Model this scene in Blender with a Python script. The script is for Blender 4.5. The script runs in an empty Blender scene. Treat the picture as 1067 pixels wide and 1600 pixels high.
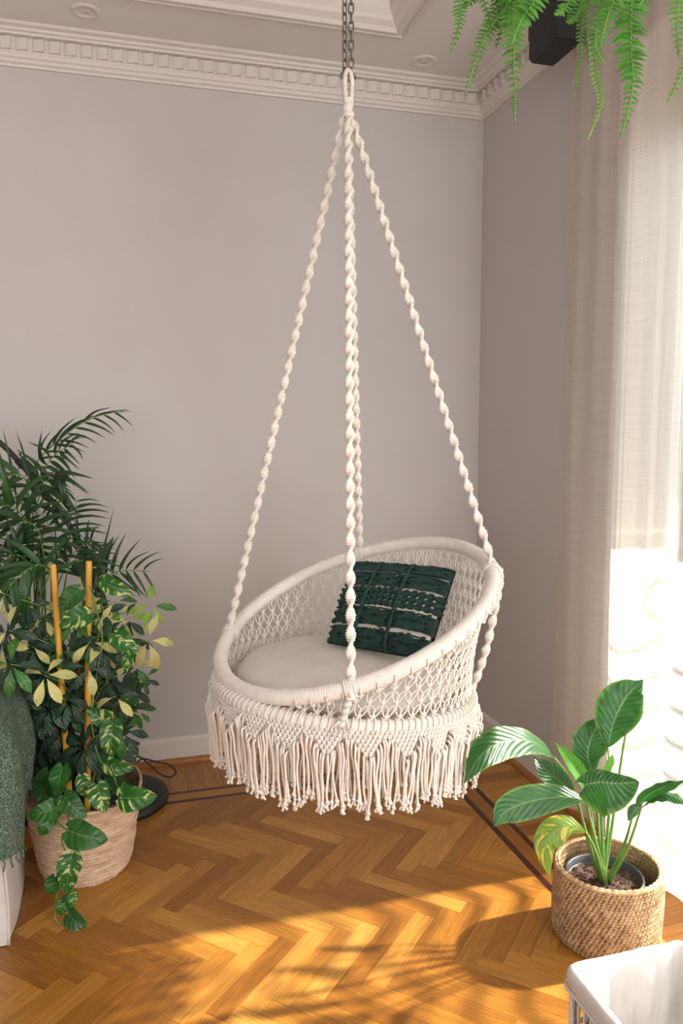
import bpy, math, random
from mathutils import Vector, Matrix, noise
random.seed(7)
PI=math.pi
sc=bpy.context.scene
COL=sc.collection
# ---------------------------------------------------------------- camera
CAMF,CPITCH,CYAW,CROLL=1214.16,0.108677,0.276866,-0.002969
CPOS=Vector((-1.6058,-3.3165,1.4424))
FW=Vector((math.sin(CYAW)*math.cos(CPITCH),math.cos(CYAW)*math.cos(CPITCH),-math.sin(CPITCH)))
RT=Vector((math.cos(CYAW),-math.sin(CYAW),0)); UP=RT.cross(FW)
RT,UP=(math.cos(CROLL)*RT+math.sin(CROLL)*UP, -math.sin(CROLL)*RT+math.cos(CROLL)*UP)
cam=bpy.data.cameras.new('camera'); cam.sensor_fit='VERTICAL'; cam.sensor_height=36; cam.lens=CAMF/1600*36
cam.clip_start=.05
co=bpy.data.objects.new('camera',cam); COL.objects.link(co)
co.matrix_world=Matrix(((RT.x,UP.x,-FW.x,CPOS.x),(RT.y,UP.y,-FW.y,CPOS.y),(RT.z,UP.z,-FW.z,CPOS.z),(0,0,0,1)))
sc.camera=co
def at(px,py,D): return CPOS+(FW+RT*((px-533.5)/CAMF)-UP*((py-800)/CAMF))*D      # a photograph point measured at a real distance
def onz(px,py,z):
    d=FW+RT*((px-533.5)/CAMF)-UP*((py-800)/CAMF); return CPOS+d*((z-CPOS.z)/d.z)
# ---------------------------------------------------------------- light
w=bpy.data.worlds.new('sky'); sc.world=w; w.use_nodes=True
bg=w.node_tree.nodes['Background']; bg.inputs[0].default_value=(.90,.95,1,1); bg.inputs[1].default_value=6.0
sun=bpy.data.lights.new('sun','SUN'); sun.energy=30; sun.angle=math.radians(1.7); sun.color=(1,.94,.85)
so=bpy.data.objects.new('sun',sun); COL.objects.link(so)
so.rotation_euler=Vector((-1,0,-.68)).to_track_quat('-Z','Y').to_euler(); so.location=(4,0,4)
def area(name,loc,target,sx,sy,e,col):
    l=bpy.data.lights.new(name,'AREA'); l.shape='RECTANGLE'; l.size=sx; l.size_y=sy; l.energy=e; l.color=col
    o=bpy.data.objects.new(name,l); COL.objects.link(o); o.location=loc
    o.rotation_euler=(Vector(target)-Vector(loc)).to_track_quat('-Z','Y').to_euler(); return o
area('front_fill_light',(-2.9,-4.9,1.6),(-1.4,-.2,1.2),2.0,1.8,44,(1,.98,.97))  # added fill lamp behind the camera, brightens the room
area('side_fill_light',(-.12,-4.0,1.5),(-2.2,-1.4,1.1),1.7,2.2,98,(1,.98,.96))  # added fill lamp out of view, lifts the left of the back wall
sc.view_settings.view_transform='Standard'; sc.view_settings.look='None'
sc.view_settings.exposure=0.18; sc.view_settings.gamma=1; sc.view_settings.use_curve_mapping=False
sc.cycles.use_denoising=True; sc.cycles.max_bounces=10; sc.cycles.transparent_max_bounces=12
sc.cycles.sample_clamp_indirect=6
# ---------------------------------------------------------------- helpers
def empty(name,loc=(0,0,0),parent=None):
    o=bpy.data.objects.new(name,None); COL.objects.link(o); o.location=loc; o.empty_display_size=.05
    if parent: o.parent=parent
    return o
def tag(o,label,cat,group=None,kind=None):
    o['label']=label; o['category']=cat
    if group: o['group']=group
    if kind: o['kind']=kind
    return o
def wloc(o):
    v=Vector((0,0,0))
    while o is not None: v+=o.location; o=o.parent
    return v
class MB:
    def __init__(s): s.v=[]; s.f=[]; s.uv=None
    def add(s,vs,fs):
        n=len(s.v); s.v+=[tuple(q) for q in vs]; s.f+=[tuple(i+n for i in f) for f in fs]; return s
    def box(s,a,b,bev=0):
        x0,y0,z0=a; x1,y1,z1=b
        if bev<=0:
            s.add([(x0,y0,z0),(x1,y0,z0),(x1,y1,z0),(x0,y1,z0),(x0,y0,z1),(x1,y0,z1),(x1,y1,z1),(x0,y1,z1)],
              [(0,3,2,1),(4,5,6,7),(0,1,5,4),(1,2,6,5),(2,3,7,6),(3,0,4,7)])
        else:
            c=bev; P=[]
            for z,i in ((z0,c),(z0+c,0),(z1-c,0),(z1,c)):
                P+=[(x0+c+i*.0,y0+i,z),(x1-c,y0+i,z),(x1-i,y0+c,z),(x1-i,y1-c,z),(x1-c,y1-i,z),(x0+c,y1-i,z),(x0+i,y1-c,z),(x0+i,y0+c,z)]
            F=[tuple(range(7,-1,-1)),tuple(range(24,32))]
            for k in range(3):
                for j in range(8): F.append((k*8+j,k*8+(j+1)%8,k*8+8+(j+1)%8,k*8+8+j))
            s.add(P,F)
        return s
    def tube(s,pts,r,n=8,closed=False,caps=True):
        pts=[Vector(p) for p in pts]; m=len(pts); rings=[]
        def tan(i):
            if closed: return (pts[(i+1)%m]-pts[i-1]).normalized()
            return (pts[min(i+1,m-1)]-pts[max(i-1,0)]).normalized()
        t=tan(0); a=t.orthogonal().normalized()
        if abs(t.z)<.9: a=(Vector((0,0,1))-t*t.z).normalized()
        V=[];F=[]
        for i in range(m):
            t=tan(i); a=(a-t*a.dot(t)).normalized(); b=t.cross(a)
            for k in range(n):
                ph=2*PI*k/n
                rr=r(i,ph) if callable(r) else r
                V.append(pts[i]+(a*math.cos(ph)+b*math.sin(ph))*rr)
        for i in range(m if closed else m-1):
            j=(i+1)%m
            for k in range(n): F.append((i*n+k,i*n+(k+1)%n,j*n+(k+1)%n,j*n+k))
        if caps and not closed: F.append(tuple(range(n-1,-1,-1))); F.append(tuple((m-1)*n+k for k in range(n)))
        return s.add(V,F)
    def lathe(s,prof,c=(0,0,0),n=32,sx=1,sy=1,fn=None):
        V=[];F=[];m=len(prof)
        for i,(r,z) in enumerate(prof):
            for k in range(n):
                a=2*PI*k/n; rr=r if fn is None else fn(r,z,a)
                V.append((c[0]+rr*math.cos(a)*sx,c[1]+rr*math.sin(a)*sy,c[2]+z))
        for i in range(m-1):
            for k in range(n): F.append((i*n+k,i*n+(k+1)%n,(i+1)*n+(k+1)%n,(i+1)*n+k))
        return s.add(V,F)
    def grid(s,fn,nu,nv):
        V=[fn(i/(nu),j/(nv)) for j in range(nv+1) for i in range(nu+1)]
        F=[(j*(nu+1)+i,j*(nu+1)+i+1,(j+1)*(nu+1)+i+1,(j+1)*(nu+1)+i) for j in range(nv) for i in range(nu)]
        return s.add(V,F)
    def blob(s,c,rx,ry,rz,ax=None,n=6,m=4):
        V=[];F=[];c=Vector(c)
        X,Y,Z=ax if ax else (Vector((1,0,0)),Vector((0,1,0)),Vector((0,0,1)))
        V.append(c+Z*rz)
        for i in range(1,m):
            th=PI*i/m
            for k in range(n):
                a=2*PI*k/n+i*.5
                V.append(c+X*(rx*math.sin(th)*math.cos(a))+Y*(ry*math.sin(th)*math.sin(a))+Z*(rz*math.cos(th)))
        V.append(c-Z*rz); L=len(V)-1
        for k in range(n):
            F.append((0,1+k,1+(k+1)%n)); F.append((L,1+(m-2)*n+(k+1)%n,1+(m-2)*n+k))
            for i in range(m-2): F.append((1+i*n+k,1+(i+1)*n+k,1+(i+1)*n+(k+1)%n,1+i*n+(k+1)%n))
        return s.add(V,F)
    def mesh(s,name,mat,smooth=True,off=(0,0,0),uv=None):
        me=bpy.data.meshes.new(name); o=Vector(off)
        me.from_pydata([(v[0]-o.x,v[1]-o.y,v[2]-o.z) for v in s.v],[],s.f)
        for mm in (mat if isinstance(mat,(list,tuple)) else [mat]): me.materials.append(mm)
        if smooth: me.polygons.foreach_set('use_smooth',[True]*len(me.polygons))
        if uv is not None:
            l=me.uv_layers.new(name='UVMap'); dat=[]
            for lp in me.loops: dat+=uv[lp.vertex_index]
            l.data.foreach_set('uv',dat)
        me.update(); return me
    def build(s,name,mat,parent=None,smooth=True,kind=None,loc=None,uv=None):
        """world-space geometry -> one object; origin at the parent's place (or loc for a top-level mesh)"""
        off=wloc(parent) if parent else Vector(loc or (0,0,0))
        o=bpy.data.objects.new(name,s.mesh(name,mat,smooth,off,uv)); COL.objects.link(o)
        if parent: o.parent=parent
        elif loc: o.location=loc
        if kind: o['kind']=kind
        return o
def place(name,me,parent,M):
    """instance of a shared mesh at world matrix M under an unrotated parent"""
    o=bpy.data.objects.new(name,me); COL.objects.link(o); o.parent=parent
    o.matrix_basis=Matrix.Translation(-wloc(parent))@M
    return o
def frame(pos,d,nrm,sx=1,sy=1,sz=1):
    """matrix: local +Y along d, local +Z near nrm"""
    y=Vector(d).normalized(); z=Vector(nrm); z=(z-y*z.dot(y))
    if z.length<1e-4: z=y.orthogonal()
    z.normalize(); x=y.cross(z)
    p=Vector(pos)
    return Matrix(((x.x*sx,y.x*sy,z.x*sz,p.x),(x.y*sx,y.y*sy,z.y*sz,p.y),(x.z*sx,y.z*sy,z.z*sz,p.z),(0,0,0,1)))
def spline(P,n):
    P=[Vector(p) for p in P]; Q=[P[0]*2-P[1]]+P+[P[-1]*2-P[-2]]; out=[]
    m=len(P)-1
    for i in range(n+1):
        u=i/n*m; k=min(int(u),m-1); t=u-k
        a,b,c,d=Q[k],Q[k+1],Q[k+2],Q[k+3]
        out.append(.5*((2*b)+(c-a)*t+(2*a-5*b+4*c-d)*t*t+(3*b-a-3*c+d)*t**3))
    return out
# ---------------------------------------------------------------- materials
def newmat(name):
    m=bpy.data.materials.new(name); m.use_nodes=True; nt=m.node_tree; return m,nt,nt.nodes['Principled BSDF'],nt.nodes['Material Output']
def nd(nt,t,**k):
    n=nt.nodes.new(t)
    for a,b in k.items():
        if a.startswith('i_'): n.inputs[int(a[2:]) if a[2:].isdigit() else a[2:].replace('_',' ')].default_value=b
        else: setattr(n,a,b)
    return n
def mat(name,c,rough=.6,c2=None,scale=20,bump=0,bscale=None,metal=0,spec=.5,stretch=(1,1,1),coord='Object',rand=0,sheen=0,trans=0,detail=4):
    m,nt,p,out=newmat(name); L=nt.links.new
    p.inputs['Roughness'].default_value=rough; p.inputs['Metallic'].default_value=metal
    p.inputs['Specular IOR Level'].default_value=spec
    tc=nd(nt,'ShaderNodeTexCoord'); mp=nd(nt,'ShaderNodeMapping'); mp.inputs['Scale'].default_value=stretch
    L(tc.outputs[coord],mp.inputs[0])
    col=None
    if c2:
        no=nd(nt,'ShaderNodeTexNoise'); no.inputs['Scale'].default_value=scale; no.inputs['Detail'].default_value=detail
        L(mp.outputs[0],no.inputs['Vector'])
        cr=nd(nt,'ShaderNodeValToRGB'); cr.color_ramp.elements[0].color=(*c,1); cr.color_ramp.elements[1].color=(*c2,1)
        cr.color_ramp.elements[0].position=.35; cr.color_ramp.elements[1].position=.65
        L(no.outputs[0],cr.inputs[0]); col=cr.outputs[0]
    if rand:
        oi=nd(nt,'ShaderNodeObjectInfo'); hs=nd(nt,'ShaderNodeHueSaturation'); mr=nd(nt,'ShaderNodeMapRange')
        mr.inputs[3].default_value=1-rand; mr.inputs[4].default_value=1+rand; L(oi.outputs['Random'],mr.inputs[0]); L(mr.outputs[0],hs.inputs['Value'])
        if col: L(col,hs.inputs['Color'])
        else: hs.inputs['Color'].default_value=(*c,1)
        col=hs.outputs[0]
    if col: L(col,p.inputs['Base Color'])
    else: p.inputs['Base Color'].default_value=(*c,1)
    if bump:
        nb=nd(nt,'ShaderNodeTexNoise'); nb.inputs['Scale'].default_value=bscale or scale*3; nb.inputs['Detail'].default_value=5
        L(mp.outputs[0],nb.inputs['Vector']); bp=nd(nt,'ShaderNodeBump'); bp.inputs['Strength'].default_value=bump; bp.inputs['Distance'].default_value=.004
        L(nb.outputs[0],bp.inputs['Height']); L(bp.outputs[0],p.inputs['Normal'])
    if sheen: p.inputs['Sheen Weight'].default_value=sheen
    if trans:
        tr=nd(nt,'ShaderNodeBsdfTranslucent'); mx=nd(nt,'ShaderNodeMixShader'); mx.inputs[0].default_value=trans
        if col: L(col,tr.inputs[0])
        else: tr.inputs[0].default_value=(*c,1)
        L(p.outputs[0],mx.inputs[1]); L(tr.outputs[0],mx.inputs[2]); L(mx.outputs[0],out.inputs[0])
    return m
def wood(name,stops,rough=.34,rand=1,coat=.15):
    m,nt,p,out=newmat(name); L=nt.links.new
    tc=nd(nt,'ShaderNodeTexCoord'); oi=nd(nt,'ShaderNodeObjectInfo')
    ad=nd(nt,'ShaderNodeVectorMath',operation='ADD'); ml=nd(nt,'ShaderNodeVectorMath',operation='MULTIPLY')
    cv=nd(nt,'ShaderNodeCombineXYZ'); 
    for i in range(3): L(oi.outputs['Random'],cv.inputs[i])
    ml.inputs[1].default_value=(37,61,13); L(cv.outputs[0],ml.inputs[0]); L(tc.outputs['Object'],ad.inputs[0]); L(ml.outputs[0],ad.inputs[1])
    mp=nd(nt,'ShaderNodeMapping'); mp.inputs['Scale'].default_value=(1.6,14,1); L(ad.outputs[0],mp.inputs[0])
    n1=nd(nt,'ShaderNodeTexNoise'); n1.inputs['Scale'].default_value=2.2; n1.inputs['Detail'].default_value=3; n1.inputs['Distortion'].default_value=1.2
    L(mp.outputs[0],n1.inputs['Vector'])
    wv=nd(nt,'ShaderNodeMath',operation='MULTIPLY'); wv.inputs[1].default_value=26; L(n1.outputs[0],wv.inputs[0])
    sn=nd(nt,'ShaderNodeMath',operation='SINE'); L(wv.outputs[0],sn.inputs[0])
    mp2=nd(nt,'ShaderNodeMapping'); mp2.inputs['Scale'].default_value=(6,260,1); L(ad.outputs[0],mp2.inputs[0])
    n2=nd(nt,'ShaderNodeTexNoise'); n2.inputs['Scale'].default_value=1.; n2.inputs['Detail'].default_value=4; L(mp2.outputs[0],n2.inputs['Vector'])
    n3=nd(nt,'ShaderNodeTexNoise'); n3.inputs['Scale'].default_value=3; L(ad.outputs[0],n3.inputs['Vector'])
    cr=nd(nt,'ShaderNodeValToRGB'); e=cr.color_ramp.elements
    for i,(pos,c) in enumerate(stops):
        el=e[i] if i<2 else e.new(pos); el.position=pos; el.color=(*c,1)
    # plank tone + soft cloud
    a1=nd(nt,'ShaderNodeMath',operation='MULTIPLY_ADD'); a1.inputs[1].default_value=.72*rand; a1.inputs[2].default_value=.5-.36*rand-.0; L(oi.outputs['Random'],a1.inputs[0])
    a2=nd(nt,'ShaderNodeMath',operation='MULTIPLY_ADD'); a2.inputs[1].default_value=.35; L(n3.outputs[0],a2.inputs[0]); L(a1.outputs[0],a2.inputs[2])
    a3=nd(nt,'ShaderNodeMath',operation='SUBTRACT'); a3.inputs[1].default_value=.17; L(a2.outputs[0],a3.inputs[0]); L(a3.outputs[0],cr.inputs[0])
    g1=nd(nt,'ShaderNodeMapRange'); g1.inputs[1].default_value=-1; g1.inputs[2].default_value=1; g1.inputs[3].default_value=.84; g1.inputs[4].default_value=1.05; L(sn.outputs[0],g1.inputs[0])
    g2=nd(nt,'ShaderNodeMapRange'); g2.inputs[1].default_value=.3; g2.inputs[2].default_value=.7; g2.inputs[3].default_value=.80; g2.inputs[4].default_value=1.12; L(n2.outputs[0],g2.inputs[0])
    gm=nd(nt,'ShaderNodeMath',operation='MULTIPLY'); L(g1.outputs[0],gm.inputs[0]); L(g2.outputs[0],gm.inputs[1])
    hs=nd(nt,'ShaderNodeHueSaturation'); L(cr.outputs[0],hs.inputs['Color']); L(gm.outputs[0],hs.inputs['Value']); L(hs.outputs[0],p.inputs['Base Color'])
    bp=nd(nt,'ShaderNodeBump'); bp.inputs['Strength'].default_value=.18; bp.inputs['Distance'].default_value=.001; L(gm.outputs[0],bp.inputs['Height']); L(bp.outputs[0],p.inputs['Normal'])
    p.inputs['Roughness'].default_value=rough; p.inputs['Coat Weight'].default_value=coat; p.inputs['Coat Roughness'].default_value=.22
    return m
def leafmat(name,c,c2,cream=None,amount=.0,rough=.38,trans=.22,vein=.5,nveins=9,edge=None,rand=.18):
    """leaf skin driven by the leaf's own UV: u across (0..1), v along"""
    m,nt,p,out=newmat(name); L=nt.links.new
    uv=nd(nt,'ShaderNodeUVMap'); uv.uv_map='UVMap'; sp=nd(nt,'ShaderNodeSeparateXYZ'); L(uv.outputs[0],sp.inputs[0])
    oi=nd(nt,'ShaderNodeObjectInfo'); cv=nd(nt,'ShaderNodeCombineXYZ')
    for i in range(3): L(oi.outputs['Random'],cv.inputs[i])
    ml=nd(nt,'ShaderNodeVectorMath',operation='MULTIPLY'); ml.inputs[1].default_value=(53,37,91); L(cv.outputs[0],ml.inputs[0])
    # across distance |u-.5|*2 and skewed along coordinate (veins sweep forward)
    s1=nd(nt,'ShaderNodeMath',operation='SUBTRACT'); s1.inputs[1].default_value=.5; L(sp.outputs[0],s1.inputs[0])
    ab=nd(nt,'ShaderNodeMath',operation='ABSOLUTE'); L(s1.outputs[0],ab.inputs[0])
    sk=nd(nt,'ShaderNodeMath',operation='MULTIPLY_ADD'); sk.inputs[1].default_value=-.45; L(ab.outputs[0],sk.inputs[0]); L(sp.outputs[1],sk.inputs[2])
    vn=nd(nt,'ShaderNodeMath',operation='MULTIPLY'); vn.inputs[1].default_value=nveins*2*PI; L(sk.outputs[0],vn.inputs[0])
    sn=nd(nt,'ShaderNodeMath',operation='SINE'); L(vn.outputs[0],sn.inputs[0])
    cx=nd(nt,'ShaderNodeCombineXYZ'); L(s1.outputs[0],cx.inputs[0]); L(sk.outputs[0],cx.inputs[1])
    ad=nd(nt,'ShaderNodeVectorMath',operation='ADD'); L(cx.outputs[0],ad.inputs[0]); L(ml.outputs[0],ad.inputs[1])
    mp=nd(nt,'ShaderNodeMapping'); mp.inputs['Scale'].default_value=(2.0,7,1); L(ad.outputs[0],mp.inputs[0])
    no=nd(nt,'ShaderNodeTexNoise'); no.inputs['Scale'].default_value=1.3; no.inputs['Detail'].default_value=4; L(mp.outputs[0],no.inputs['Vector'])
    mx=nd(nt,'ShaderNodeMix',data_type='RGBA'); mx.inputs[6].default_value=(*c,1); mx.inputs[7].default_value=(*c2,1); L(no.outputs[0],mx.inputs[0])
    col=mx.outputs[2]
    if cream:
        th=nd(nt,'ShaderNodeMapRange'); th.inputs[1].default_value=.5+.25*(1-2*amount); th.inputs[2].default_value=th.inputs[1].default_value+.035; L(no.outputs[0],th.inputs[0])
        m2=nd(nt,'ShaderNodeMix',data_type='RGBA'); L(th.outputs[0],m2.inputs[0]); L(col,m2.inputs[6]); m2.inputs[7].default_value=(*cream,1); col=m2.outputs[2]
    if edge:
        em=nd(nt,'ShaderNodeMapRange'); em.inputs[1].default_value=.40; em.inputs[2].default_value=.5; L(ab.outputs[0],em.inputs[0])
        m4=nd(nt,'ShaderNodeMix',data_type='RGBA'); L(em.outputs[0],m4.inputs[0]); L(col,m4.inputs[6]); m4.inputs[7].default_value=(*edge,1); col=m4.outputs[2]
    mr=nd(nt,'ShaderNodeMapRange'); mr.inputs[1].default_value=.0; mr.inputs[2].default_value=.035; mr.inputs[3].default_value=vein; mr.inputs[4].default_value=0; L(ab.outputs[0],mr.inputs[0])
    m3=nd(nt,'ShaderNodeMix',data_type='RGBA'); L(mr.outputs[0],m3.inputs[0]); L(col,m3.inputs[6]); m3.inputs[7].default_value=(.35,.5,.2,1)
    hs=nd(nt,'ShaderNodeHueSaturation'); rr=nd(nt,'ShaderNodeMapRange'); rr.inputs[3].default_value=1-rand; rr.inputs[4].default_value=1+rand
    L(oi.outputs['Random'],rr.inputs[0]); L(rr.outputs[0],hs.inputs['Value']); L(m3.outputs[2],hs.inputs['Color'])
    L(hs.outputs[0],p.inputs['Base Color']); p.inputs['Roughness'].default_value=rough
    bp=nd(nt,'ShaderNodeBump'); bp.inputs['Strength'].default_value=.35; bp.inputs['Distance'].default_value=.0015; L(sn.outputs[0],bp.inputs['Height']); L(bp.outputs[0],p.inputs['Normal'])
    tr=nd(nt,'ShaderNodeBsdfTranslucent'); L(hs.outputs[0],tr.inputs[0]); ms=nd(nt,'ShaderNodeMixShader'); ms.inputs[0].default_value=trans
    L(p.outputs[0],ms.inputs[1]); L(tr.outputs[0],ms.inputs[2]); L(ms.outputs[0],out.inputs[0])
    return m
M={}
M['wall']=mat('wall_paint',(.535,.512,.505),.85,(.555,.532,.525),3,bump=.05,bscale=120)
M['ceil']=mat('ceiling_paint',(.70,.665,.65),.85,(.72,.685,.67),3)
M['trim']=mat('white_trim_paint',(.68,.63,.60),.5)
M['wood']=wood('oak_parquet',[(0,(.25,.085,.011)),(.5,(.42,.175,.026)),(1,(.58,.285,.058))])
M['walnut']=wood('walnut_stripe',[(0,(.055,.014,.006)),(1,(.085,.022,.010))],rand=.4)
M['shoe']=wood('oak_shoe_strip',[(0,(.36,.12,.02)),(1,(.44,.17,.035))],rand=.5)
M['under']=mat('joint_dirt',(.06,.025,.008),.9)
M['cord']=mat('cotton_cord',(.70,.64,.57),.9,(.78,.72,.655),60,bump=.25,bscale=900,sheen=.2)
M['wrap']=mat('wrapped_cotton',(.71,.655,.59),.85,(.77,.72,.66),40,bump=.15,bscale=900,sheen=.2)
M['linen']=mat('natural_cotton_canvas',(.60,.54,.48),.9,(.66,.60,.535),12,bump=.2,bscale=500,sheen=.2)
M['green_cord']=mat('dark_green_cord',(.006,.026,.021),.9,(.012,.045,.036),50,bump=.3,bscale=600)
M['insert']=mat('cream_pillow_insert',(.78,.70,.60),.9)
M['steel']=mat('dull_steel_chain',(.22,.21,.19),.42,metal=.9)
M['black']=mat('black_plastic',(.012,.012,.014),.45)
M['blackmetal']=mat('black_metal',(.02,.018,.02),.35)
M['whiteslip']=mat('white_slipcover_cotton',(.56,.535,.515),.9,(.64,.61,.59),8,bump=.6,bscale=28)
M['seam']=mat('beige_piping',(.62,.52,.47),.9)
M['soil']=mat('brown_potting_soil',(.045,.022,.016),.95,(.13,.065,.045),90,bump=1,bscale=160)
M['potgrey']=mat('dark_grey_plastic_pot',(.06,.062,.07),.4)
M['stem']=mat('green_stem',(.10,.22,.035),.5,(.16,.30,.06),20)
M['darkstem']=mat('brown_green_stem',(.10,.09,.035),.6)
M['stake']=mat('yellow_cane',(.68,.36,.03),.4,(.60,.30,.03),9,stretch=(1,1,.2))
M['seagrass']=mat('seagrass_cord',(.40,.24,.12),.8,(.66,.45,.26),45,bump=.4,bscale=300)
M['seagrass_dark']=mat('seagrass_inner',(.26,.15,.07),.9,(.42,.27,.15),40,bump=.4,bscale=200)
M['husk']=mat('pale_palm_husk',(.50,.33,.21),.85,(.70,.51,.36),18,bump=.7,bscale=70,stretch=(1,1,3.5))
M['glass_frame']=mat('white_window_paint',(.80,.78,.74),.45)
M['sill']=mat('balcony_stone',(.30,.29,.28),.8)
M['speaker']=mat('black_speaker_shell',(.004,.004,.005),.5)
M['grille']=mat('black_speaker_cloth',(.014,.014,.016),.8)
M['light_lens']=mat('frosted_downlight_lens',(.62,.58,.56),.4)
# leaves
M['pothos']=leafmat('pothos_leaf',(.012,.085,.012),(.035,.17,.022),(.50,.58,.20),.36,rough=.32,vein=.3,nveins=5)
M['pothos_green']=leafmat('pothos_green_leaf',(.012,.075,.014),(.04,.17,.025),(.30,.46,.10),.14,rough=.32,vein=.3,nveins=5)
M['sch_dark']=leafmat('umbrella_leaflet_dark',(.014,.045,.026),(.028,.070,.038),None,rough=.4,vein=.35,nveins=4)
M['sch_green']=leafmat('umbrella_leaflet_green',(.025,.13,.02),(.06,.20,.03),(.35,.42,.12),.15,rough=.38,vein=.4,nveins=4)
M['sch_cream']=leafmat('umbrella_leaflet_cream',(.70,.64,.27),(.58,.57,.20),(.08,.17,.07),.22,rough=.45,vein=.3,nveins=4)
M['sch_lime']=leafmat('umbrella_leaflet_lime',(.30,.46,.06),(.20,.40,.05),(.06,.18,.04),.2,rough=.42,vein=.3,nveins=4)
M['palm']=leafmat('palm_leaflet',(.007,.030,.009),(.020,.066,.017),None,rough=.42,trans=.15,vein=.25,nveins=0)
M['palm_mid']=leafmat('palm_leaflet_mid',(.016,.070,.014),(.036,.11,.024),None,rough=.42,trans=.2,vein=.25,nveins=0)
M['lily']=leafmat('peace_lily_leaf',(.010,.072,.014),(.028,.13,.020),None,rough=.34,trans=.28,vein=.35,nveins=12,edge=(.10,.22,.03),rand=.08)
M['lily_bright']=leafmat('peace_lily_lit_leaf',(.06,.28,.02),(.12,.36,.03),None,rough=.3,trans=.4,vein=.4,nveins=12,rand=.05)  # lit look put into the colour: brighter green than the plain leaf
M['lily_yellow']=leafmat('peace_lily_yellowing_leaf',(.10,.24,.02),(.24,.34,.03),(.62,.52,.05),.34,rough=.35,trans=.3,vein=.3,nveins=10,rand=.05)
M['fern']=leafmat('fern_pinna',(.05,.20,.025),(.12,.31,.045),None,rough=.5,trans=.38,vein=.2,nveins=5,rand=.22)
M['fern_pale']=leafmat('fern_pale_pinna',(.16,.36,.07),(.30,.48,.14),None,rough=.5,trans=.4,vein=.2,nveins=5,rand=.18)
def throwmat():
    m,nt,p,out=newmat('green_woven_throw'); L=nt.links.new
    tc=nd(nt,'ShaderNodeTexCoord'); no=nd(nt,'ShaderNodeTexNoise'); no.inputs['Scale'].default_value=230; no.inputs['Detail'].default_value=2; L(tc.outputs['Object'],no.inputs['Vector'])
    cr=nd(nt,'ShaderNodeValToRGB'); e=cr.color_ramp.elements; e[0].position=.38; e[0].color=(.028,.06,.042,1); e[1].position=.68; e[1].color=(.24,.29,.23,1); el=e.new(.52); el.color=(.07,.12,.085,1)
    L(no.outputs[0],cr.inputs[0]); L(cr.outputs[0],p.inputs['Base Color']); p.inputs['Roughness'].default_value=.95
    bp=nd(nt,'ShaderNodeBump'); bp.inputs['Strength'].default_value=.6; bp.inputs['Distance'].default_value=.003; L(no.outputs[0],bp.inputs['Height']); L(bp.outputs[0],p.inputs['Normal'])
    return m
M['throw']=throwmat()
def sheermat():
    m,nt,p,out=newmat('sheer_linen'); L=nt.links.new; nt.nodes.remove(p)
    tc=nd(nt,'ShaderNodeTexCoord')
    def weave(sc_):
        mp=nd(nt,'ShaderNodeMapping'); mp.inputs['Scale'].default_value=sc_; L(tc.outputs['Object'],mp.inputs[0])
        no=nd(nt,'ShaderNodeTexNoise'); no.inputs['Scale'].default_value=1; no.inputs['Detail'].default_value=2; L(mp.outputs[0],no.inputs['Vector']); return no
    a=weave((4,620,3)); b=weave((4,6,620)); 
    mxx=nd(nt,'ShaderNodeMath',operation='ADD'); L(a.outputs[0],mxx.inputs[0]); L(b.outputs[0],mxx.inputs[1])
    mr=nd(nt,'ShaderNodeMapRange'); mr.inputs[1].default_value=.6; mr.inputs[2].default_value=1.4; mr.inputs[3].default_value=.56; mr.inputs[4].default_value=.36; L(mxx.outputs[0],mr.inputs[0])
    df=nd(nt,'ShaderNodeBsdfDiffuse'); df.inputs[0].default_value=(.80,.72,.64,1)
    tl=nd(nt,'ShaderNodeBsdfTranslucent'); tl.inputs[0].default_value=(.66,.64,.61,1)
    tp=nd(nt,'ShaderNodeBsdfTransparent'); tp.inputs[0].default_value=(1,.97,.93,1)
    m1=nd(nt,'ShaderNodeMixShader'); m1.inputs[0].default_value=.5; L(df.outputs[0],m1.inputs[1]); L(tl.outputs[0],m1.inputs[2])
    m2=nd(nt,'ShaderNodeMixShader'); L(mr.outputs[0],m2.inputs[0]); L(m1.outputs[0],m2.inputs[1]); L(tp.outputs[0],m2.inputs[2]); L(m2.outputs[0],out.inputs[0])
    return m
M['sheer']=sheermat()
def glassmat():
    m,nt,p,out=newmat('window_glass'); L=nt.links.new; nt.nodes.remove(p)
    tp=nd(nt,'ShaderNodeBsdfTransparent'); tp.inputs[0].default_value=(.96,.98,.97,1); gl=nd(nt,'ShaderNodeBsdfGlossy'); gl.inputs['Roughness'].default_value=.02
    fr=nd(nt,'ShaderNodeFresnel'); fr.inputs[0].default_value=1.45; mx=nd(nt,'ShaderNodeMixShader'); L(fr.outputs[0],mx.inputs[0]); L(tp.outputs[0],mx.inputs[1]); L(gl.outputs[0],mx.inputs[2]); L(mx.outputs[0],out.inputs[0]); return m
M['glass']=glassmat()
# ================================================================ SETTING
XL,YF,ZC=-4.2,-5.2,2.92
def struct(name,mb,m,smooth=False,parent=None,kind='structure'):
    return mb.build(name,m,parent,smooth,kind if not parent else None)
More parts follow.
